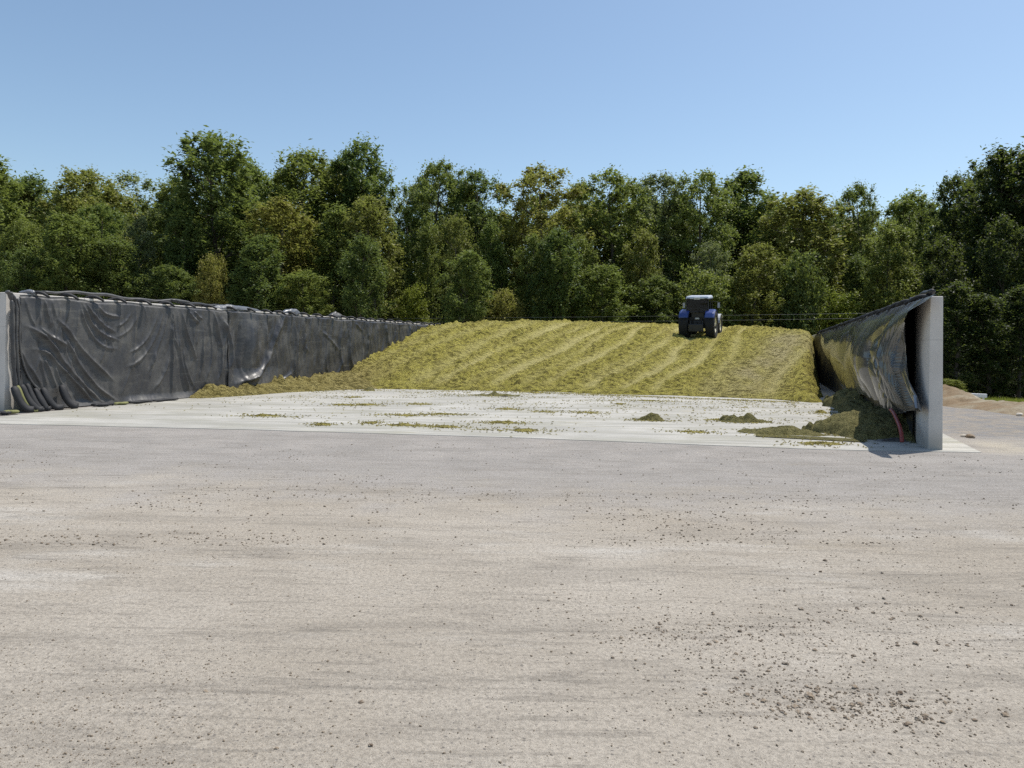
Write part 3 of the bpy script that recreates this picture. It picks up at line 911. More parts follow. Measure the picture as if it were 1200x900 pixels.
# hose, with a puddle of folded film at its foot
hp = [(1044, 480), (1047.5, 484), (1051, 492), (1054.5, 500), (1056.5, 509), (1057, 518)]
b = MB()
hpts = smooth_poly([wall_pt(x, y, .42) for x, y in hp], 2)
b.tube([W(.42, v, z) for v, z in hpts], .042, 10)
ho = b.build('drain_hose', M['hose'], None, W(.42, hpts[-1][0]), True)
tag(ho, 'red hose coming out from under the glossy plastic sheet down to the slab', 'hose')
x, y = G(1052, 516.5)
mound('folded_sheet', 'crumpled black film end lying on the slab at the foot of the red hose', 'plastic sheet', x, y, .55, .28, .09, radians(20), M['film_matt'], .03, 77, .012, 1.2, None, .4)

# ---------------------------------------------------------------- bags and rolls on the walls
def bag_mesh(L, rad, sag, seed):
    b = MB(); n = 9
    pts = []; rr = []
    for i in range(n):
        s = i/(n-1); x = (s-.5)*L
        pts.append((x, .02*sin(seed+s*5), -sag*abs(2*s-1)**2))
        rr.append(rad*(.45+.55*sin(pi*min(max(s, .04), .96))**.4)*(1+.12*sin(seed*3+s*11)))
    b.tube(pts, rr, 9, .72)
    return b
def wall_bags(side, vs, label, group):
    first = None
    for i, v in enumerate(vs):
        if i < 3:
            o = bag_mesh(.58, .062, .13, i).build('gravel_bag', M['bag'], None, (0, 0, 0), True)
            protos.append(o)
        else:
            o = protos[i % 3].copy(); COL.objects.link(o)
        u = (SILO_W-.02) if side == 'L' else -.0
        o.location = W(u + random.uniform(-.03, .03), v, WALL_H+.065)
        # axis across the wall, a little askew
        o.rotation_euler = (0, random.uniform(-.06, .06)+(.0), -TH + radians(random.uniform(20, 55)*(1 if side == 'L' else -1)))
        tag(o, label, 'gravel bag', group)
protos = []
vsL = []; v = -2.2
while v < 25: vsL.append(v+random.uniform(-.12, .12)); v += random.uniform(.85, 1.15)
wall_bags('L', vsL, 'black gravel bag lying across the top of the left silo wall, one of a row', 'gravel bags along the left wall top')
protos = []
vsR = []; v = .9
while v < 36: vsR.append(v+random.uniform(-.15, .15)); v += random.uniform(.7, .95)
wall_bags('R', vsR, 'black gravel bag lying across the top of the right silo wall, one of a row', 'gravel bags along the right wall top')

def roll(name, label, u, v0, v1, rad, z, mat, seed, cat='sheet roll'):
    b = MB(); n = max(8, int((v1-v0)/.2)); pts = []; rr = []
    for i in range(n+1):
        s = i/n; v = v0+(v1-v0)*s
        pts.append(W(u+.07*sin(seed+v*1.1), v, z+.035*sin(seed*2+v*1.7)+.02*sin(v*5)))
        rr.append(rad*(.75+.35*vnoise(np.array(v*1.4), np.array(seed*1.0), seed))*(.5 if i in (0, n) else 1))
    b.tube(pts, [float(r) for r in rr], 9, .8)
    o = b.build(name, mat, None, W(u, v0, z), True)
    return tag(o, label, cat)
roll('sheet_roll', 'long black roll of film lying along the near end of the left wall top', SILO_W+.16, -2.0, 3.6, .062, WALL_H+.13, M['film_matt'], 1)
roll('sheet_roll', 'dark sagging roll of film on the left wall top beyond the long near roll', SILO_W+.15, 2.7, 5.2, .075, WALL_H+.12, M['film_under'], 2)
roll('sheet_roll', 'thick black bundle of film on the near end of the right wall top', -.10, .45, 3.0, .085, WALL_H+.12, M['film_under'], 3)
def lump(label, px0, px1, py, seed, h, wd=.16, mat='film_silver'):
    v0 = wall_pt(px0, py, SILO_W)[0]; v1 = wall_pt(px1, py, SILO_W)[0]
    n = 40; k = 14
    sv = np.linspace(0, 1, n); sa = np.linspace(0, pi, k)
    SV, SA = np.meshgrid(sv, sa)
    env = np.sin(np.clip(SV, .02, .98)*pi)**.5*(1+.45*fbm(SV*6+seed, SA*1.2, 3, seed))
    P = np.stack(W(SILO_W+.13-.17*np.cos(SA)*env*wd/.16, v0+(v1-v0)*SV, WALL_H+.01+h*np.sin(SA)*env), -1).reshape(-1, 3)
    o = mesh_obj('crumpled_film', P, grid_faces(k, n), M[mat], origin=W(SILO_W+.13, v0, WALL_H), smooth=True)
    tag(o, label, 'plastic sheet')
lump('bright crumpled film lump on the left wall top by its near end', 27, 50, 345, 3, .11)
lump('long crumpled bluish film lump on the left wall top above the sheet overlap', 250, 308, 363, 5, .17)
lump('short crumpled film lump on the left wall top halfway along the wall', 334, 356, 367, 8, .19)
lump('small dull film lump on the left wall top toward the heap', 388, 404, 372, 12, .22, .16, 'film_grey')

# bags standing and slumped at the near foot of the left wall
Z8 = lambda L, u0: [wall_pt(x/5.625, 330+y/5.625, u0) for x, y in L]
def stand_bag(label, px_pts, rad, mat='bag', seed=0):
    p = smooth_poly(px_pts, 2)
    n = len(p)
    pts = []; rr = []
    v_z = [wall_pt(x/5.625, 330+y/5.625, SILO_W-.35) for x, y in p]
    for i, (v, z) in enumerate(v_z):
        s = i/(n-1)
        u = SILO_W-.20-.30*s
        pts.append(W(u, v, max(z, rad*.75)))
        rr.append(rad*(.55+.5*sin(pi*min(max(s, .06), .94))**.35)*(1+.10*sin(seed+s*9)))
    b = MB(); b.tube(pts, rr, 10, .75)
    o = b.build('gravel_bag', M[mat], None, pts[-1][:2]+(0.02,), True)
    tag(o, label, 'gravel bag', 'gravel bags slumped at the near foot of the left wall')
stand_bag('black gravel bag slumped nearest the bare end of the left wall, leftmost at its foot', [(118, 700), (122, 760), (142, 820), (195, 866)], .105, 'bag', 0)
stand_bag('faded green-black gravel bag leaning between the two leftmost black ones', [(142, 692), (160, 770), (185, 825), (225, 868)], .06, 'bag_olive', 1)
stand_bag('black gravel bag right of the faded green one at the wall foot', [(170, 690), (185, 760), (205, 815), (255, 858)], .10, 'bag', 2)
stand_bag('thin black gravel bag behind the slumped ones, third black one at the wall foot', [(205, 680), (212, 740), (225, 800), (262, 850)], .075, 'bag', 3)
stand_bag('upright black gravel bag, fourth black one at the wall foot', [(258, 712), (268, 770), (284, 815), (300, 852)], .095, 'bag', 4)
stand_bag('bent black gravel bag, fifth black one at the wall foot', [(308, 708), (318, 770), (345, 818), (390, 850)], .105, 'bag', 5)
stand_bag('black gravel bag standing apart, rightmost at the wall foot', [(432, 690), (434, 750), (448, 800), (486, 830)], .11, 'bag', 6)
def flat_bag(label, px0, px1, py, mat, seed, rad=.10):
    b = MB()
    v0 = wall_pt(px0, py, SILO_W-.6)[0]; v1 = wall_pt(px1, py, SILO_W-.6)[0]
    n = 10
    pts = [W(SILO_W-.55-.05*sin(seed+i), v0+(v1-v0)*i/(n-1), .02+rad*.5) for i in range(n)]
    b.tube(pts, [rad*(.5+.6*sin(pi*min(max(i/(n-1), .08), .92))**.4) for i in range(n)], 9, .5)
    o = b.build('gravel_bag', M[mat], None, W(SILO_W-.55, v0, .02), True)
    tag(o, label, 'gravel bag', 'gravel bags lying flat along the left sheet foot')
flat_bag('flat yellowish green bag lying at the bare near end of the left wall', 6, 21, 484, 'bag_olive', 1, .10)
flat_bag('flat black bag lying at the left edge before the yellowish green one', -4, 14, 486, 'bag', 2, .09)
flat_bag('flat pale olive bag lying at the middle foot of the near left sheet', 136, 152, 472, 'bag_olive', 3, .08)
flat_bag('flat black bag lying left of the pale olive one under the sheet', 112, 134, 474, 'bag', 4, .10)
flat_bag('long flat black bag lying right of the pale olive one under the sheet', 153, 178, 471, 'bag', 5, .09)
flat_bag('flat black bag lying closest to the brown spill under the sheet', 180, 208, 469, 'bag', 6, .08)

# ---------------------------------------------------------------- tractor
def make_tractor():
    tu, tv = 7.75, 36.2
    X, Y, _ = W(tu, tv)
    zz = heap_z(tu, tv)
    root = thing('tractor', 'blue tractor with a white cab roof driving up the silage heap', 'tractor', (X, Y, zz-.06))
    slope = atan((heap_z(tu, tv+2.5)-heap_z(tu, tv-.5))/3.0)
    head = radians(-24)
    root.rotation_euler = (Matrix.Rotation(head, 3, 'Z') @ Matrix.Rotation(slope, 3, 'X')).to_euler()
    O = (0, 0, 0)
    root.scale = (.95, .95, .95)
    def P(b, name, mat, par=root, smooth=False):
        o = b.build(name, M[mat], par, O, smooth); fix_normals(o); return o
    # chassis, hood
    b = MB(); b.box((0, 1.5, .95), (.55, 3.3, .5), None, .04); b.box((0, .05, .95), (1.3, .5, .42), None, .06)
    P(b, 'chassis', 'black_metal')
    b = MB(); b.box((0, 2.55, 1.55), (.95, 2.0, .85), None, .12, (.82, .96)); P(b, 'hood', 'blue')
    b = MB(); b.box((0, 3.62, 1.05), (.9, .35, .55), None, .06); P(b, 'front_weight', 'black_metal')
    # cab
    cab = MB(); cab.box((0, .45, 1.30), (1.35, 1.5, .55), None, .06); cab.box((0, -.25, 1.72), (.92, .12, .45), None, .03)
    cabo = P(cab, 'cab', 'black_metal')
    b = MB()
    for sx in (-1, 1):
        for (y0, y1) in ((-.42, -.34), (.35, .42), (1.22, 1.1)):
            b.tube([(sx*.80, y0, 1.5), (sx*.76, y1, 2.86)], .045, 6)
    b.tube([(-.78, -.42, 1.95), (.78, -.42, 1.95)], .035, 6)
    P(b, 'pillar', 'black_metal', cabo)
    b = MB(); b.box((0, .4, 2.99), (1.72, 1.85, .22), None, .08, (.92, .92)); P(b, 'roof', 'roof_paint', cabo)
    b = MB(); b.box((0, .4, 2.86), (1.70, 1.8, .06), None, .02); P(b, 'roof_lining', 'black_metal', cabo)
    b = MB(); b.box((-.02, -.52, 2.93), (.42, .12, .17), None, .03); P(b, 'roof_light', 'grey_plastic', cabo)
    for sx in (-1, 1):
        b = MB(); b.box((sx*.62, -.53, 2.90), (.2, .1, .1), None, .02); P(b, 'work_light', 'black_metal', cabo)
    b = MB(); b.box((0, -.40, 2.35), (1.45, .012, .95)); P(b, 'rear_window', 'glass', cabo)
    b = MB(); b.box((0, 1.16, 2.20), (1.45, .012, 1.25)); P(b, 'windscreen', 'glass', cabo)
    for sx in (-1, 1):
        b = MB(); b.box((sx*.785, .40, 2.2), (.012, 1.4, 1.25)); P(b, 'side_window', 'glass', cabo)
    b = MB(); b.box((-.02, .25, 1.85), (.55, .5, .14), None, .05); b.box((-.02, .0, 2.2), (.52, .14, .75), None, .06); b.box((-.02, -.01, 2.66), (.3, .1, .2), None, .04)
    P(b, 'seat', 'black_metal', cabo)
    b = MB(); b.box((.38, .35, 2.35), (.22, .05, .16), None, .02); b.tube([(.38, .38, 1.9), (.38, .38, 2.3)], .02, 6); P(b, 'monitor', 'grey_plastic', cabo)
    b = MB()
    for k in range(20):
        pass
    b.lathe([(.17, -.015), (.20, 0), (.17, .015)], (0, .85, 2.05), 'y', 18); b.tube([(0, 1.1, 1.7), (0, .85, 2.05)], .03, 6); P(b, 'steering_wheel', 'black_metal', cabo)
    # mirrors
    for sx in (-1, 1):
        b = MB(); b.tube([(sx*.78, 1.15, 2.65), (sx*1.25, 1.2, 2.6), (sx*1.25, 1.2, 2.1)], .02, 6); mo = P(b, 'mirror_arm', 'black_metal')
        b = MB(); b.box((sx*1.27, 1.15, 2.35), (.2, .08, .42), None, .03); P(b, 'mirror', 'black_metal', mo)
        b = MB(); b.box((sx*1.27, 1.106, 2.35), (.16, .006, .36)); P(b, 'mirror_glass', 'grey_plastic', mo)
    b = MB(); b.tube([(.55, 1.5, 1.75), (.66, 1.45, 2.1), (.66, 1.42, 2.95)], [.06, .07, .05], 10); P(b, 'exhaust', 'grey_plastic')
    # wheels
    def wheel(x, y, R, wd, sx):
        prof = [(R*.55, -wd/2*.82), (R*.72, -wd/2), (R*.93, -wd/2*.98), (R*.985, -wd/2*.8), (R*.985, wd/2*.8), (R*.93, wd/2*.98), (R*.72, wd/2), (R*.55, wd/2*.82)]
        h = MB(); h.lathe([(.02, -.10), (R*.2, -.10), (R*.24, 0), (R*.24, .06), (R*.02, .06)], (x, y, R), 'x', 18)
        hub = h.build('wheel', M['black_metal'], root, O, True)
        b = MB(); b.lathe(prof, (x, y, R), 'x', 36)
        nl = 20
        for k in range(nl):
            for side in (-1, 1):
                a = 2*pi*(k+(.5 if side > 0 else 0))/nl
                c = Vector((x+side*wd*.23, y+R*cos(a), R+R*sin(a)))
                rot = Matrix.Rotation(-pi/2+a, 3, 'X') @ Matrix.Rotation(side*radians(38), 3, 'Z')
                b.box(c, (wd*.52, .06, .055), rot)
        b.build('tyre', M['tyre'], hub, O)
        b = MB()
        o = sx*wd*.36
        b.lathe([(R*.56, -wd*.4), (R*.56, wd*.4)], (x, y, R), 'x', 32)
        b.lathe([(R*.56, o), (R*.46, o), (R*.38, o-sx*.10), (R*.15, o-sx*.10), (R*.13, o), (.005, o)], (x, y, R), 'x', 32)
        b.build('rim', M['rim'], hub, O)
    for sx in (-1, 1):
        wheel(sx*.95, 0, 1.0, .66, sx)
        wheel(sx*.92, 2.85, .76, .52, sx)
    # rear fenders: arched shells
    for sx in (-1, 1):
        b = MB(); vs = []; n = 14
        ring = []
        for k in range(n):
            a = radians(148-112*k/(n-1))      # from behind, over the top, to the front
            for (rr, xx) in ((1.10, .58), (1.13, .66), (1.13, 1.16), (1.06, 1.27), (1.02, 1.26), (1.09, 1.14), (1.09, .68), (1.06, .58)):
                ring.append((sx*xx, -rr*-cos(a) if False else rr*cos(a), 1.0+rr*sin(a)))
        m = 8; fs = []
        for k in range(n-1):
            for j in range(m):
                fs.append((k*m+j, k*m+(j+1) % m, (k+1)*m+(j+1) % m, (k+1)*m+j))
        fs.append(tuple(range(m))); fs.append(tuple((n-1)*m+j for j in range(m)))
        b.add(ring, fs)
        b.box((sx*.91, -.86, 1.72), (.62, .16, .44), Matrix.Rotation(radians(-34), 3, 'X'), .07)
        fe = P(b, 'rear_fender', 'blue')
        b = MB(); b.box((sx*1.13, -.945, 1.66), (.06, .03, .12), Matrix.Rotation(radians(-28), 3, 'X'), .012); P(b, 'tail_light', 'red_lamp', fe)
        
    for sx in (-1, 1):
        b = MB(); ring = []; n = 10
        for k in range(n):
            a = radians(165-130*k/(n-1))
            for (rr, xx) in ((.86, .66), (.86, 1.2), (.82, 1.2), (.82, .66)):
                ring.append((sx*xx, 2.85+rr*cos(a), .76+rr*sin(a)))
        m = 4; fs = []
        for k in range(n-1):
            for j in range(m): fs.append((k*m+j, k*m+(j+1) % m, (k+1)*m+(j+1) % m, (k+1)*m+j))
        fs.append(tuple(range(m))); fs.append(tuple((n-1)*m+j for j in range(m)))
        b.add(ring, fs); P(b, 'front_fender', 'grey_plastic')
        b = MB(); b.box((sx*1.02, .75, .75), (.35, .9, .5), None, .06); P(b, 'fuel_tank', 'black_metal')
    # hitch at the back
    b = MB()
    for sx in (-1, 1):
        b.tube([(sx*.25, -.25, .75), (sx*.42, -1.15, .62)], .05, 6)
        b.tube([(sx*.30, -.2, 1.45), (sx*.42, -.75, 1.3), (sx*.40, -.85, .72)], .045, 6)
    b.box((0, -.35, 1.05), (.62, .3, .5), None, .04)
    b.tube([(0, -.4, 1.25), (0, -.95, 1.05)], .04, 6)
    P(b, 'rear_hitch', 'black_metal')
    b = MB(); b.box((0, -1.02, .84), (1.05, .22, .56), None, .05); b.box((-.28, -1.12, .74), (.12, .1, .2), None, .02); b.box((.28, -1.12, .74), (.12, .1, .2), None, .02)
    P(b, 'counterweight', 'black_metal')
    b = MB(); b.box((0, -.52, 1.48), (.30, .06, .12), None, .02); P(b, 'valve_block', 'grey_plastic')
    return root
make_tractor()

# ---------------------------------------------------------------- overhead cables
def cable(label, p0, p1, sag, rad=.009):
    b = MB(); n = 40
    pts = []
    for i in range(n+1):
        s = i/n
        pts.append([p0[k]+(p1[k]-p0[k])*s for k in range(3)])
        pts[-1][2] -= sag*4*s*(1-s)
    b.tube(pts, rad, 6)
    o = b.build('overhead_cable', M['cable'], None, tuple(pts[0]), True)
    tag(o, label, 'cable', 'low cables in front of the trees')
cable('upper of two thin grey cables strung in front of the trees', at(330, 373.5, 74), at(1500, 357, 58), .25)
cable('lower of two thin grey cables strung in front of the trees', at(330, 376.5, 74), at(1500, 360.5, 58), .45)

# ---------------------------------------------------------------- right hand bank
def berm():
    P0 = np.array(G(1215, 494)); P1 = np.array([17.4, 33.5])
    n = 150; k = 60
    s = np.linspace(-.06, 1.08, n); t = np.linspace(-1.4, 1.4, k)
    Sg, Tg = np.meshgrid(s, t)
    d = P1-P0; L = np.hypot(*d); d = d/L; nn = np.array([d[1], -d[0]])
    wd = np.interp(Sg, [0, .3, .6, 1], [.9, 1.2, 1.3, 1.5]); hh = np.interp(Sg, [-.06, 0, .25, .5, .65, .85, 1, 1.08], [0, .16, .30, .28, .42, .75, .80, .5])
    cx = P0[0]+d[0]*L*Sg+nn[0]*(Tg*wd+wd*.9+.2*fbm(Sg*6, Tg*0, 2, 5)); cy = P0[1]+d[1]*L*Sg+nn[1]*(Tg*wd+wd*.9)
    Z = hh*np.clip(1-np.abs(Tg)**1.8, -.2, 1)*(1+.3*fbm(Sg*14, Tg*2, 3, 7))+.06*fbm(cx*3, cy*3, 3, 9)*np.clip(1.2-np.abs(Tg), 0, 1)
    Z = Z+ground_z(cx, cy)
    o = mesh_obj('dirt_bank', np.stack([cx, cy, Z], -1).reshape(-1, 3), grid_faces(k, n), M['dirt'], origin=(P0[0], P0[1], 0), smooth=True)
    tag(o, 'low bank of orange and pale soil beyond the end of the right wall', 'soil bank')
berm()
x, y, z = at(1143, 464.5, 33.0)
b = MB(); b.box((0, 0, .06), (.86, .16, .17), None, .02)
b.box((-.34, 0, -.09), (.08, .10, .16), None, .01); b.box((.30, 0, -.09), (.08, .10, .16), None, .01)
o = b.build('white_beam', M['white']); o.location = (x, y, z-.02); o.rotation_euler = (0, 0, radians(-25))
tag(o, 'short white beam lying behind the soil bank below the dark trees', 'beam')

def rock(label, px, py, r, zofs=.0, mat='rock', Y=None):
    bm = bmesh.new(); bmesh.ops.create_icosphere(bm, subdivisions=2, radius=r)
    for v in bm.verts:
        f = 1+.28*(random.random()-.5)
        v.co = Vector((v.co.x*1.5*f, v.co.y*f, v.co.z*.7*f))
    me = bpy.data.meshes.new('rock'); bm.to_mesh(me); bm.free(); me.materials.append(M[mat])
    o = bpy.data.objects.new('rock', me); COL.objects.link(o)
    x, y = G(px, py) if Y is None else at(px, py, Y)[:2]
    o.location = (x, y, (float(ground_z(x, y)) if Y is None else at(px, py, Y)[2])+r*.3+zofs)
    o.rotation_euler = (0, 0, random.uniform(0, 3))
    tag(o, label, 'rock')
rock('pale rock at the foot of the soil bank by the right picture edge', 1195, 491, .10)
rock('pale flat rock on the soil bank just below the white beam', 1141, 469, .17, 0, 'rock', 30)
rock('dark flat rock on the gravel beside the end of the right wall', 1137, 513, .09, 0, 'stone')
rock('small pale rock on the gravel close to the right wall', 1130, 512, .06, 0, 'rock')

# ---------------------------------------------------------------- foliage
def leaves(pos, size, elong, seed, up=.7):
    """pos (n,3) -> rhombic leaf faces, own size each"""
    r = np.random.default_rng(seed)
    n = len(pos)
    a = r.normal(0, 1, (n, 3)); a /= np.linalg.norm(a, axis=1)[:, None]
    nrm = r.normal(0, 1, (n, 3)); nrm[:, 2] = np.abs(nrm[:, 2])+up; nrm /= np.linalg.norm(nrm, axis=1)[:, None]
    a = a-nrm*(a*nrm).sum(1)[:, None]; a /= np.linalg.norm(a, axis=1)[:, None]
    c = np.cross(nrm, a)
    s = size*r.uniform(.6, 1.35, n)[:, None]
    bend = nrm*s*.22
    v = np.stack([pos-a*s*elong, pos-c*s*.5+bend, pos+a*s*elong, pos+c*s*.5+bend], 1)
    return v.reshape(-1, 3)

STY = {
 # R max radius; low = crown start; prof = radius profile; cl = spray radius; n sprays; nl leaves per spray
 'broad':   dict(R=4.2, low=.08, n=330, nl=125, cl=.80, flat=.80, lf=.17, el=.75, prof=([0, .12, .35, .6, .78, .9, 1], [.7, .85, .95, 1.0, .98, .86, .50])),
 'feather': dict(R=3.3, low=.06, n=290, nl=105, cl=.58, flat=1.7, lf=.14, el=1.25, prof=([0, .12, .35, .6, .8, .92, 1], [.7, .9, 1.0, .98, .90, .75, .42])),
 'open':    dict(R=3.7, low=.34, n=220, nl=115, cl=.72, flat=.9, lf=.16, el=.8, prof=([0, .2, .4, .65, .85, 1], [.45, .7, .9, 1.0, .92, .55])),
 'column':  dict(R=2.3, low=.05, n=250, nl=110, cl=.62, flat=1.3, lf=.15, el=.9, prof=([0, .15, .45, .75, .92, 1], [.75, .95, 1.0, .88, .6, .25])),
 'sparse':  dict(R=2.8, low=.2, n=120, nl=80, cl=.62, flat=1.2, lf=.13, el=.9, prof=([0, .2, .5, .8, 1], [.5, .9, 1.0, .8, .35])),
 'shrub':   dict(R=7.5, low=.02, n=260, nl=130, cl=1.9, flat=.9, lf=.38, el=.8, prof=([0, .2, .5, .8, 1], [.85, 1.0, .95, .82, .5])),
}
def make_tree(style, seed):
    d = STY[style]; r = np.random.default_rng(seed)
    H = 20.0
    b = MB()
    lean = r.normal(0, .5, 2)
    tp = []
    N = 9
    for i in range(N):
        s = i/(N-1)
        tp.append((lean[0]*s*1.6+.25*sin(s*4+seed), lean[1]*s*1.6+.25*cos(s*3.3+seed*2), H*.88*s))
    tr0 = .30 if style in ('broad', 'open') else .22
    if style == 'shrub': tr0 = .28
    b.tube(tp, [tr0*(1-.88*i/(N-1))+.02 for i in range(N)], 7)
    tips = []
    nl = {'broad': 16, 'feather': 16, 'open': 13, 'column': 14, 'sparse': 13, 'shrub': 10}[style]
    for k in range(nl):
        s = d['low']*.6+(.9-d['low']*.6)*(k+.5)/nl
        i = min(int(s*(N-1)), N-2); f = s*(N-1)-i
        p0 = Vector(tp[i]).lerp(Vector(tp[i+1]), f)
        az = k*2.4+seed+r.normal(0, .3)
        Rm = d['R']*np.interp(s, *d['prof'])*r.uniform(.65, .95)
        rise = {'broad': .55, 'feather': 1.1, 'open': .8, 'column': 1.2, 'sparse': 1.0, 'shrub': .6}[style]*Rm*r.uniform(.7, 1.3)
        pts = [p0]
        for q in (.33, .66, 1):
            pts.append(p0+Vector((cos(az+.25*q)*Rm*q, sin(az+.25*q)*Rm*q, rise*q**.8))+Vector(r.normal(0, .15, 3)))
        b.tube(pts, [tr0*.38*(1-.5*s), tr0*.27*(1-.5*s), tr0*.16*(1-.4*s), .02], 5, cap=False)
        tips.append(pts)
        for _ in range(2):
            j = r.integers(1, 3); q0 = pts[j]; az2 = az+r.choice([-1, 1])*r.uniform(.5, 1.1)
            q1 = q0+Vector((cos(az2)*Rm*.4, sin(az2)*Rm*.4, rise*.35)); b.tube([q0, q0.lerp(q1, .5)+Vector(r.normal(0, .08, 3)), q1], [.06, .04, .015], 4, cap=False)
            tips.append([q0, q1, q1, q1])
    # cluster centres: on the limbs and in an uneven shell of the envelope
    C = []
    for pts in tips:
        for q in (.75, 1.0):
            C.append(np.array(pts[-2].lerp(pts[-1], q)))
    lob = r.uniform(0, 2*pi, 3)
    while len(C) < d['n']:
        s = d['low']+(1-d['low'])*r.beta(1.4, 1.15)
        az = r.uniform(0, 2*pi)
        Rm = d['R']*np.interp(s, *d['prof'])*(1+.24*sin(2*az+lob[0]+s*3)+.20*sin(3*az+lob[1]+s*9)+.10*sin(5*az+s*17+lob[2]))
        rad = Rm*sqrt(r.uniform(0, 1.0))*r.choice([1, 1, 1.12])
        C.append(np.array([cos(az)*rad+lean[0]*s*1.6, sin(az)*rad+lean[1]*s*1.6, H*s*.965]))
    # top sprigs
    for k in range(16 if style != 'shrub' else 6):
        az = r.uniform(0, 2*pi); q = r.uniform(.05, 1.0)*d['R']*.72
        C.append(np.array([cos(az)*q+lean[0]*1.6, sin(az)*q+lean[1]*1.6, H*(1.0-.045*q*r.uniform(.3, 1.5))-.3]))
    C = np.array(C)
    if style == 'shrub': C[:, 2] *= r.uniform(.72, 1.12, len(C))
    pos = []; tint = []
    for i, c in enumerate(C):
        k = int(d['nl']*r.uniform(.5, 1.25))
        R_ = d['cl']*r.uniform(.65, 1.3)
        g = r.normal(0, 1, (k, 3)); g /= np.linalg.norm(g, axis=1)[:, None]
        rad = R_*np.minimum(np.abs(r.normal(0, .66, k)), 1.35)
        p = g*rad[:, None]
        p[:, 2] *= d['flat']
        if style in ('feather', 'column'):   # wind-swept upright sprays
            p[:, 0] += p[:, 2]*.22
        # sub-twigs: pull leaves to a few rays
        p += .18*np.sin(p[:, [1, 2, 0]]*4.1+i)
        pos.append(p+c)
        tint.append(np.clip(r.normal(.10+.55*r.uniform(), .28, k), 0, 1))
    pos = np.concatenate(pos); tint = np.concatenate(tint)
    ok = pos[:, 2] > .15
    pos = pos[ok]; tint = tint[ok]
    V = leaves(pos, d['lf'], d['el'], seed+99)
    F = np.arange(len(V)).reshape(-1, 4)
    tm = b.build('trunk', M['bark'], None, (0, 0, 0), True)
    cm = mesh_obj('crown', V, F, M['leaf_mid'])
    attr(cm, 'tint', tint, 'FACE')
    zt = np.percentile(pos[:, 2], 99.9)
    xw = np.percentile(np.abs(pos[:, 0]-pos[:, 0].mean()), 94)
    COL.objects.unlink(tm); COL.objects.unlink(cm)
    return tm, cm, float(zt), float(xw)
LIB = {}
for st, k in (('broad', 4), ('feather', 3), ('open', 3), ('column', 3), ('sparse', 2), ('shrub', 4)):
    LIB[st] = [make_tree(st, 100*len(LIB)+i*13+5) for i in range(k)]
cnt = {}
def tree(name, label, px, top, wpx, Y, style, leaf, cat='tree', group=None, base=0.0, bark='bark'):
    a, _ = ray(px, 400)
    X = a*Y
    zt = at(px, top, Y)[2]
    k = cnt.get(style, 0); cnt[style] = k+1
    z0 = base
    need = (zt-z0)/(wpx/FPX*Y)
    if style not in ('shrub', 'sparse'):
        style = 'shrub' if need < 1.4 else 'broad' if need < 1.95 else ('feather' if style == 'broad' and need > 2.7 and top > 228 else style)
        if style == 'column' and need < 2.8: style = 'feather'
    tm, cm, H, xw = LIB[style][k % len(LIB[style])]
    root = thing(name, label, cat, (X, Y, z0), random.uniform(0, 6.28), group)
    sz = (zt-z0)/H
    sx = (wpx/FPX*Y/2)/xw
    root.scale = (sx, sx*random.uniform(.9, 1.1), sz)
    for src, mt in ((tm, bark), (cm, leaf)):
        o = src.copy(); COL.objects.link(o); o.parent = root
        o.material_slots[0].link = 'OBJECT'; o.material_slots[0].material = M[mt]
    return root

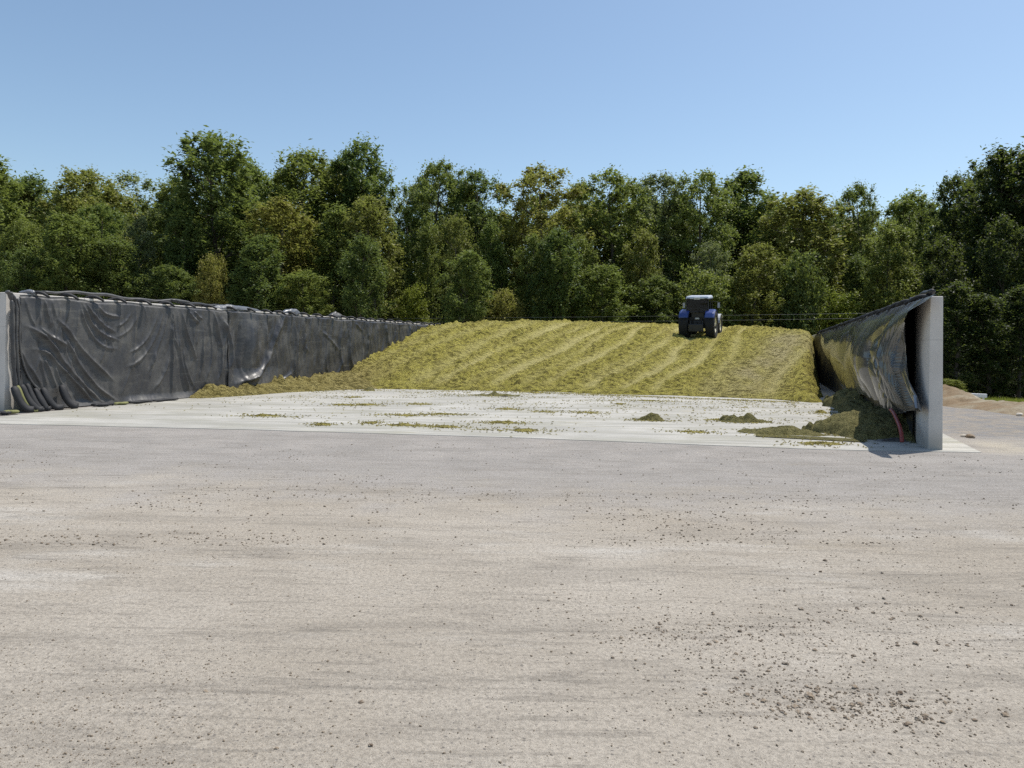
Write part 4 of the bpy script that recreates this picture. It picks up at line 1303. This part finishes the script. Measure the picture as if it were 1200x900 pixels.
T = [
 # px, top, width, Y, style, leaf, label
 (-6, 186, 80, 80, 'feather', 'leaf_mid', 'dark feathery tree cut by the left picture edge'),
 (40, 205, 60, 92, 'feather', 'leaf_dark', 'dark tree behind, second crown from the left picture edge'),
 (22, 262, 60, 77, 'open', 'leaf_mid', 'lower leafy tree in front at the far left'),
 (88, 196, 96, 84, 'broad', 'leaf_olive', 'round-topped yellow-green tree at the left, third crown along'),
 (160, 197, 62, 96, 'sparse', 'leaf_grey', 'thin see-through tree against the sky between two full crowns on the left'),
 (118, 248, 72, 77, 'open', 'leaf_mid', 'broad green tree lower in front of the round-topped one'),
 (150, 255, 49, 75, 'open', 'leaf_grey', 'pale grey-green tree low in front on the left'),
 (200, 205, 60, 88, 'feather', 'leaf_mid', 'slender tree at the left shoulder of the tallest left crown'),
 (256, 162, 96, 80, 'feather', 'leaf_dark', 'tallest feathery tree of the left half with a ragged peak'),
 (218, 255, 60, 75, 'feather', 'leaf_dark', 'dark tree below the left shoulder of the tallest feathery one'),
 (300, 190, 60, 90, 'feather', 'leaf_mid', 'dark rounded crown just right of the tallest left tree'),
 (345, 173, 78, 85, 'feather', 'leaf_mid', 'feathery green tree between the two tallest left peaks'),
 (322, 232, 72, 76, 'feather', 'leaf_olive', 'olive tree in front, below the dip between the two left peaks'),
 (412, 162, 84, 88, 'feather', 'leaf_dark', 'dark wind-blown tree, peak left of the dip in the skyline'),
 (385, 250, 60, 76, 'column', 'leaf_mid', 'leafy green tree under the dark wind-blown peak'),
 (440, 232, 56, 78, 'feather', 'leaf_olive', 'light green tree under the dip of the skyline left of centre'),
 (474, 212, 52, 92, 'sparse', 'leaf_grey', 'thin grey tree with sky showing through left of centre'),
 (505, 189, 66, 86, 'broad', 'leaf_mid', 'dark dense crown, first one right of the skyline dip'),
 (498, 262, 29, 79, 'column', 'leaf_mid', 'narrow ivy-dark tree standing below the dense crown left of centre'),
 (556, 202, 70, 87, 'broad', 'leaf_dark', 'dark crown sloping down to the notch at the centre'),
 (540, 258, 51, 77, 'open', 'leaf_olive', 'slim olive tree in front left of the centre notch'),
 (582, 262, 44, 78, 'column', 'leaf_mid', 'narrow green tree right below the centre notch'),
 (611, 224, 56, 93, 'sparse', 'leaf_mid', 'light crown with gaps at the centre notch'),
 (645, 197, 84, 82, 'open', 'leaf_olive', 'yellow-green open tree with a leaning trunk at the centre'),
 (618, 290, 51, 76, 'open', 'leaf_mid', 'low full tree before the leaning-trunk one'),
 (690, 212, 54, 95, 'open', 'leaf_mid', 'dark crown between the yellow-green and the forked tree'),
 (724, 197, 78, 82, 'open', 'leaf_mid', 'tree with a forked dark trunk left of the tractor'),
 (690, 285, 56, 77, 'open', 'leaf_mid', 'dark full tree low in front, left of the forked trunk'),
 (772, 200, 58, 84, 'open', 'leaf_grey', 'slim pale tree just above left of the tractor'),
 (752, 275, 53, 77, 'feather', 'leaf_olive', 'yellowish leafy tree low in front, left above the tractor'),
 (818, 205, 76, 83, 'broad', 'leaf_mid', 'rounded mid-green crown straight above the tractor'),
 (866, 194, 66, 88, 'column', 'leaf_dark', 'dark dense pointed tree right above the tractor'),
 (838, 287, 51, 76, 'open', 'leaf_grey', 'round grey-green small tree right behind the tractor'),
 (905, 226, 66, 85, 'feather', 'leaf_mid', 'mid-green crown at the low dip right of the dark pointed tree'),
 (955, 221, 78, 80, 'feather', 'leaf_olive', 'olive-brown tree above the far end of the right wall'),
 (905, 300, 60, 76, 'column', 'leaf_olive', 'low olive tree below the dip, right of the tractor'),
 (990, 231, 39, 92, 'sparse', 'leaf_mid', 'thin crown in the notch beside the olive-brown tree'),
 (1022, 212, 52, 82, 'open', 'leaf_mid', 'slender light tree above the middle of the right wall'),
 (1072, 224, 64, 84, 'feather', 'leaf_mid', 'green crown above the concrete end of the right wall'),
 (1012, 300, 48, 76, 'column', 'leaf_dark', 'dark narrow tree low behind the right wall top'),
 (1052, 300, 48, 76, 'open', 'leaf_olive', 'light green tree low behind the near half of the right wall'),
 (1112, 204, 66, 74, 'broad', 'leaf_shaded', 'dark rounded crown right of the concrete wall end'),
 (1160, 177, 86, 70, 'feather', 'leaf_shaded', 'tall dark feathery tree near the right picture edge'),
 (1215, 172, 90, 68, 'feather', 'leaf_shaded', 'tallest dark tree cut by the right picture edge'),
 (1108, 282, 66, 64, 'feather', 'leaf_shaded', 'dark low tree directly right of the concrete wall end'),
 (1165, 262, 70, 62, 'feather', 'leaf_shaded', 'dark low tree below the tall feathery one on the right'),
 (1222, 270, 70, 62, 'feather', 'leaf_shaded', 'dark low tree cut by the right picture edge'),
]
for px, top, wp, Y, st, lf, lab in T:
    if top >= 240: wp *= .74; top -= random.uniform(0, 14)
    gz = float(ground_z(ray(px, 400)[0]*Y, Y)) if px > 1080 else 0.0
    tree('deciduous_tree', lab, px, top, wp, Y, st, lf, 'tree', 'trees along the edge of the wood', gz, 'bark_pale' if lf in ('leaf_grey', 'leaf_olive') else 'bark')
# middle rows: slender trees filling the wood up to just under the skyline
SKY = ([-60, 0, 45, 100, 150, 185, 205, 222, 250, 290, 320, 345, 380, 410, 455, 500, 530, 575, 605, 655, 690, 725, 770, 820, 850, 905, 960, 1000, 1020, 1050, 1095, 1135, 1300],
       [190, 190, 203, 198, 203, 222, 205, 175, 165, 180, 180, 175, 175, 165, 208, 190, 195, 205, 225, 198, 212, 198, 200, 206, 195, 228, 222, 234, 214, 230, 210, 185, 175])
px = -40.0; i = 0
while px < 1290:
    top = float(np.interp(px, *SKY))+random.uniform(10, 40)
    if 462 < px < 486 or 596 < px < 616: top += 45
    tree('deciduous_tree', 'slender tree in the middle rows of the wood, crown showing between its neighbours', px, top, random.uniform(44, 62), random.uniform(87, 100), ['feather', 'open', 'feather', 'column', 'broad'][i % 5],
         ['leaf_mid', 'leaf_olive', 'leaf_dark', 'leaf_mid', 'leaf_grey'][(i*2) % 5] if px < 1095 else 'leaf_shaded', 'tree', 'slender trees in the middle rows of the wood', 0)
    px += random.uniform(27, 39); i += 1
# back row
for i, px in enumerate(range(-60, 1300, 58)):
    near = [t for t in T if abs(t[0]-px) < 45]
    top = max(232, min([t[1] for t in near] or [240])+38) + random.uniform(0, 26)
    if 455 < px < 510 or 600 < px < 640: top += 60
    tree('deciduous_tree', 'dark tree at the back of the wood, mostly hidden by nearer trees', px+random.uniform(-8, 8), top, 84, 108+random.uniform(-5, 6), 'broad', 'leaf_dark', 'tree', 'trees at the back of the wood', 0)
# understory
UND = [
 (485, 334, 44, 70, 'leaf_bright', 'bright yellow-green shrub above the far end of the left wall'),
 (540, 358, 50, 70, 'leaf_mid', 'green shrub just behind the crest right of the left wall'),
 (590, 345, 60, 71, 'leaf_olive', 'olive shrub behind the crest, left of the crest centre'),
 (645, 330, 70, 72, 'leaf_dark', 'broad dark shrub behind the centre of the crest'),
 (655, 350, 32, 69, 'leaf_mid', 'small green shrub in front of the broad dark shrub'),
 (706, 345, 64, 71, 'leaf_mid', 'green shrub left of the tractor, two along from it'),
 (760, 335, 64, 71, 'leaf_dark', 'dark shrub directly left of the tractor'),
 (830, 325, 70, 70, 'leaf_mid', 'green shrub behind the tractor cab'),
 (880, 330, 60, 71, 'leaf_olive', 'olive shrub directly right of the tractor'),
 (930, 335, 66, 70, 'leaf_dark', 'dark shrub above the right end of the crest'),
 (985, 340, 60, 70, 'leaf_bright', 'light green shrub above the far top of the right wall'),
 (1040, 330, 60, 70, 'leaf_mid', 'green shrub above the near top of the right wall'),
 (20, 322, 60, 70, 'leaf_dark', 'dark shrub above the near end of the left wall'),
 (75, 310, 66, 71, 'leaf_mid', 'mid-green shrub behind the film lump on the left wall'),
 (135, 318, 70, 70, 'leaf_dark', 'dark shrub behind the left wall below the pale grey-green tree'),
 (195, 312, 70, 71, 'leaf_dark', 'very dark shrub behind the left wall below the tallest tree'),
 (250, 335, 40, 69, 'leaf_olive', 'small olive shrub behind the left wall at the sheet overlap'),
 (300, 320, 64, 71, 'leaf_dark', 'dark shrub behind the middle of the left wall'),
 (360, 325, 60, 70, 'leaf_mid', 'green shrub behind the left wall past its middle'),
 (420, 318, 62, 71, 'leaf_dark', 'dark shrub behind the far part of the left wall'),
 (1118, 396, 50, 61, 'leaf_shaded', 'low black-green undergrowth directly right of the concrete wall end'),
 (1152, 406, 50, 63, 'leaf_shaded', 'low black-green undergrowth behind the white beam'),
 (1186, 392, 50, 62, 'leaf_shaded', 'low black-green undergrowth behind the grass strip'),
 (1216, 403, 50, 64, 'leaf_shaded', 'low black-green undergrowth cut by the right picture edge'),
 (1120, 330, 50, 49, 'leaf_shaded', 'deep dark low tree right of the concrete wall end'),
 (1158, 345, 46, 50, 'leaf_shaded', 'deep dark low tree above the white beam'),
 (1196, 335, 50, 49, 'leaf_shaded', 'deep dark low tree above the grass strip by the right picture edge'),
]
for px, top, wp, Y, lf, lab in UND:
    gz = float(ground_z(ray(px, 400)[0]*Y, Y)) if px > 1080 else 0.0
    tree('shrub', lab, px, top-random.uniform(0, 70)*(px < 1080 and lf != 'leaf_bright'), wp*(.85 if px < 1080 or top < 390 else 1.7), Y+random.uniform(-1, 3), (('column' if top < 400 else 'shrub') if px > 1080 else ['feather', 'column', 'shrub', 'feather'][(px//5) % 4] if lf != 'leaf_bright' else 'shrub'), lf, 'shrub', 'shrubs at the edge of the wood', gz)
# bushes on the soil bank
def bank_bush(label, px, top, base_py, wp, Y, leaf):
    x, y, zb = at(px, base_py, Y)
    tree('shrub', label, px, top, wp, Y, 'shrub', leaf, 'bush', 'bushes on the soil bank', zb-.1)
bank_bush('small bright green bush on the soil bank beside the concrete wall end', 1112, 444, 458, 24, 32, 'leaf_bright')
bank_bush('tiny bright green bush right of the bigger one on the soil bank', 1126, 456, 466, 12, 31.5, 'leaf_bright')

# wood floor mass far behind the trunks
def back_wood():
    n = 52000
    x = rng.uniform(-105, 120, n); y = rng.uniform(112, 124, n)
    top = 11+4*fbm(x*.08, x*0, 3, 91)
    z = rng.uniform(0, 1, n)**.8*top
    V = leaves(np.stack([x, y, z], -1), .55, .8, 5)
    o = mesh_obj('woods', V, np.arange(len(V)).reshape(-1, 4), M['leaf_dark'])
    attr(o, 'tint', rng.uniform(0, .5, n), 'FACE')
    tag(o, 'deep undergrowth of the wood behind the trees', 'woods', kind='stuff')
back_wood()

# grass below the dark trees on the right
def grass():
    n = 16000
    Y = rng.uniform(31.5, 50, n); px = rng.uniform(1146, 1330, n)
    X = (px-600)/FPX*Y
    k = fbm(X*.9, Y*.5, 3, 55)
    sel = k > -.25
    X, Y = X[sel], Y[sel]; n = len(X)
    Z = ground_z(X, Y)
    h = rng.uniform(.12, .42, n)*(1+.5*fbm(X*.7, Y*.7, 2, 56)); a = rng.uniform(0, 2*pi, n); w_ = .02
    lx, ly = rng.normal(0, .12, n), rng.normal(0, .12, n)
    V = np.stack([np.stack([X-np.cos(a)*w_, Y-np.sin(a)*w_, Z], -1), np.stack([X+np.cos(a)*w_, Y+np.sin(a)*w_, Z], -1), np.stack([X+lx, Y+ly, Z+h], -1)], 1).reshape(-1, 3)
    o = mesh_obj('grass', V, np.arange(len(V)).reshape(-1, 3), M['leaf_bright'])
    attr(o, 'tint', rng.uniform(0, 1, n), 'FACE')
    tag(o, 'strip of green grass before the dark trees on the right', 'grass', kind='stuff')
grass()

# ---------------------------------------------------------------- stones
def stone_base(seed, sub=1):
    r = random.Random(seed)
    bm = bmesh.new(); bmesh.ops.create_icosphere(bm, subdivisions=sub, radius=1)
    sx, sy, sz = r.uniform(.8, 1.25), r.uniform(.7, 1.0), r.uniform(.5, .8)
    for v in bm.verts:
        f = 1+.5*(r.random()-.5)
        v.co = Vector((v.co.x*sx*f, v.co.y*sy*f, v.co.z*sz*f))
    vs = np.array([v.co[:] for v in bm.verts]); fs = np.array([[v.index for v in f.verts] for f in bm.faces])
    bm.free()
    return vs, fs
SB = [stone_base(i, 2) for i in range(6)]
SMALL = [stone_base(50+i, 1) for i in range(5)]
BLOBS = [  # photo px centre, spread px, weight
 (930, 820, 60, 13, 7), (1020, 832, 55, 13, 7), (875, 790, 50, 20, 4), (845, 745, 70, 14, 7), (980, 785, 110, 26, 7), (1090, 840, 60, 18, 3),
 (960, 725, 150, 32, 7), (1080, 705, 90, 28, 4), (640, 690, 160, 40, 2), (770, 735, 50, 12, 2), (900, 690, 240, 25, 4),
]
wts = np.array([b_[4] for b_ in BLOBS], float); wts /= wts.sum()
def sample_cluster(n, r):
    k = r.choice(len(BLOBS), n, p=wts)
    out = []
    for i in k:
        b_ = BLOBS[i]
        px, py = r.normal(b_[0], b_[2]), r.normal(b_[1], b_[3])
        py = min(max(py, 600), 896)
        out.append(G(px, py))
    return np.array(out)
def sample_field(n, r):
    px = r.uniform(-30, 1230, n); py = 560+340*r.uniform(0, 1, n)**1.0
    return np.array([G(a_, b_) for a_, b_ in zip(px, py)])
rs = np.random.default_rng(21)
big = np.concatenate([sample_cluster(250, rs), sample_field(50, rs)])
rad = np.concatenate([np.clip(rs.lognormal(math.log(.0105), 0.38, 250), .006, .026), np.clip(rs.lognormal(math.log(.0085), .3, 50), .005, .015)])
meshes = []
for i, (vs, fs) in enumerate(SB):
    me = bpy.data.meshes.new('stone'); me.from_pydata([tuple(v) for v in vs], [], [tuple(int(k) for k in f) for f in fs]); me.materials.append(M['stone']); me.update(); meshes.append(me)
for i in range(300):
    x, y = big[i]; r_ = float(rad[i])
    o = bpy.data.objects.new('stone', meshes[i % 6]); COL.objects.link(o)
    o.scale = (r_, r_, r_); o.location = (x, y, float(ground_z(x, y))+r_*.12); o.rotation_euler = (rs.uniform(-.3, .3), rs.uniform(-.3, .3), rs.uniform(0, 6.28))
    tag(o, 'small dark stone lying loose on the pale gravel yard', 'stone', 'dark stones scattered on the yard')

def gravel():
    n1, n2, n3 = 2600, 13000, 5000
    p = [sample_cluster(n1, rs), sample_field(n2, rs)]
    # farther grit
    px = rs.uniform(-30, 1230, n3); py = rs.uniform(520, 640, n3)
    p.append(np.array([G(a_, b_) for a_, b_ in zip(px, py)]))
    p = np.concatenate(p)
    r = np.concatenate([np.clip(rs.lognormal(math.log(.0040), .45, n1), .002, .009), np.clip(rs.lognormal(math.log(.0029), .45, n2), .0015, .008), np.clip(rs.lognormal(math.log(.0075), .4, n3), .003, .016)])
    dens = fbm(p[:, 0]*.5, p[:, 1]*1.1, 4, 66)
    keep = (np.arange(len(p)) < n1) | (dens > .02) | (rs.uniform(0, 1, len(p)) < .18)
    keep &= (p[:, 1]+.1*p[:, 0] < 15.7)
    p = p[keep]; r = r[keep]; n = len(p)
    z = ground_z(p[:, 0], p[:, 1])
    V = []; F = []; off = 0
    idx = rs.integers(0, 5, n); ang = rs.uniform(0, 6.28, n)
    for k in range(5):
        m = idx == k
        vs, fs = SMALL[k]
        c, s = np.cos(ang[m])[:, None], np.sin(ang[m])[:, None]
        x = (vs[None, :, 0]*c-vs[None, :, 1]*s)*r[m][:, None]+p[m][:, 0:1]
        y = (vs[None, :, 0]*s+vs[None, :, 1]*c)*r[m][:, None]+p[m][:, 1:2]
        zz = (vs[None, :, 2]+.35)*r[m][:, None]+z[m][:, None]
        q = np.stack([x, y, zz], -1).reshape(-1, 3)
        f = (fs[None]+(np.arange(m.sum())*len(vs))[:, None, None]).reshape(-1, 3)+off
        V.append(q); F.append(f); off += len(q)
    o = mesh_obj('loose_gravel', np.concatenate(V), np.concatenate(F), M['grit'])
    tag(o, 'fine loose gravel strewn over the yard', 'gravel', kind='stuff')
gravel()
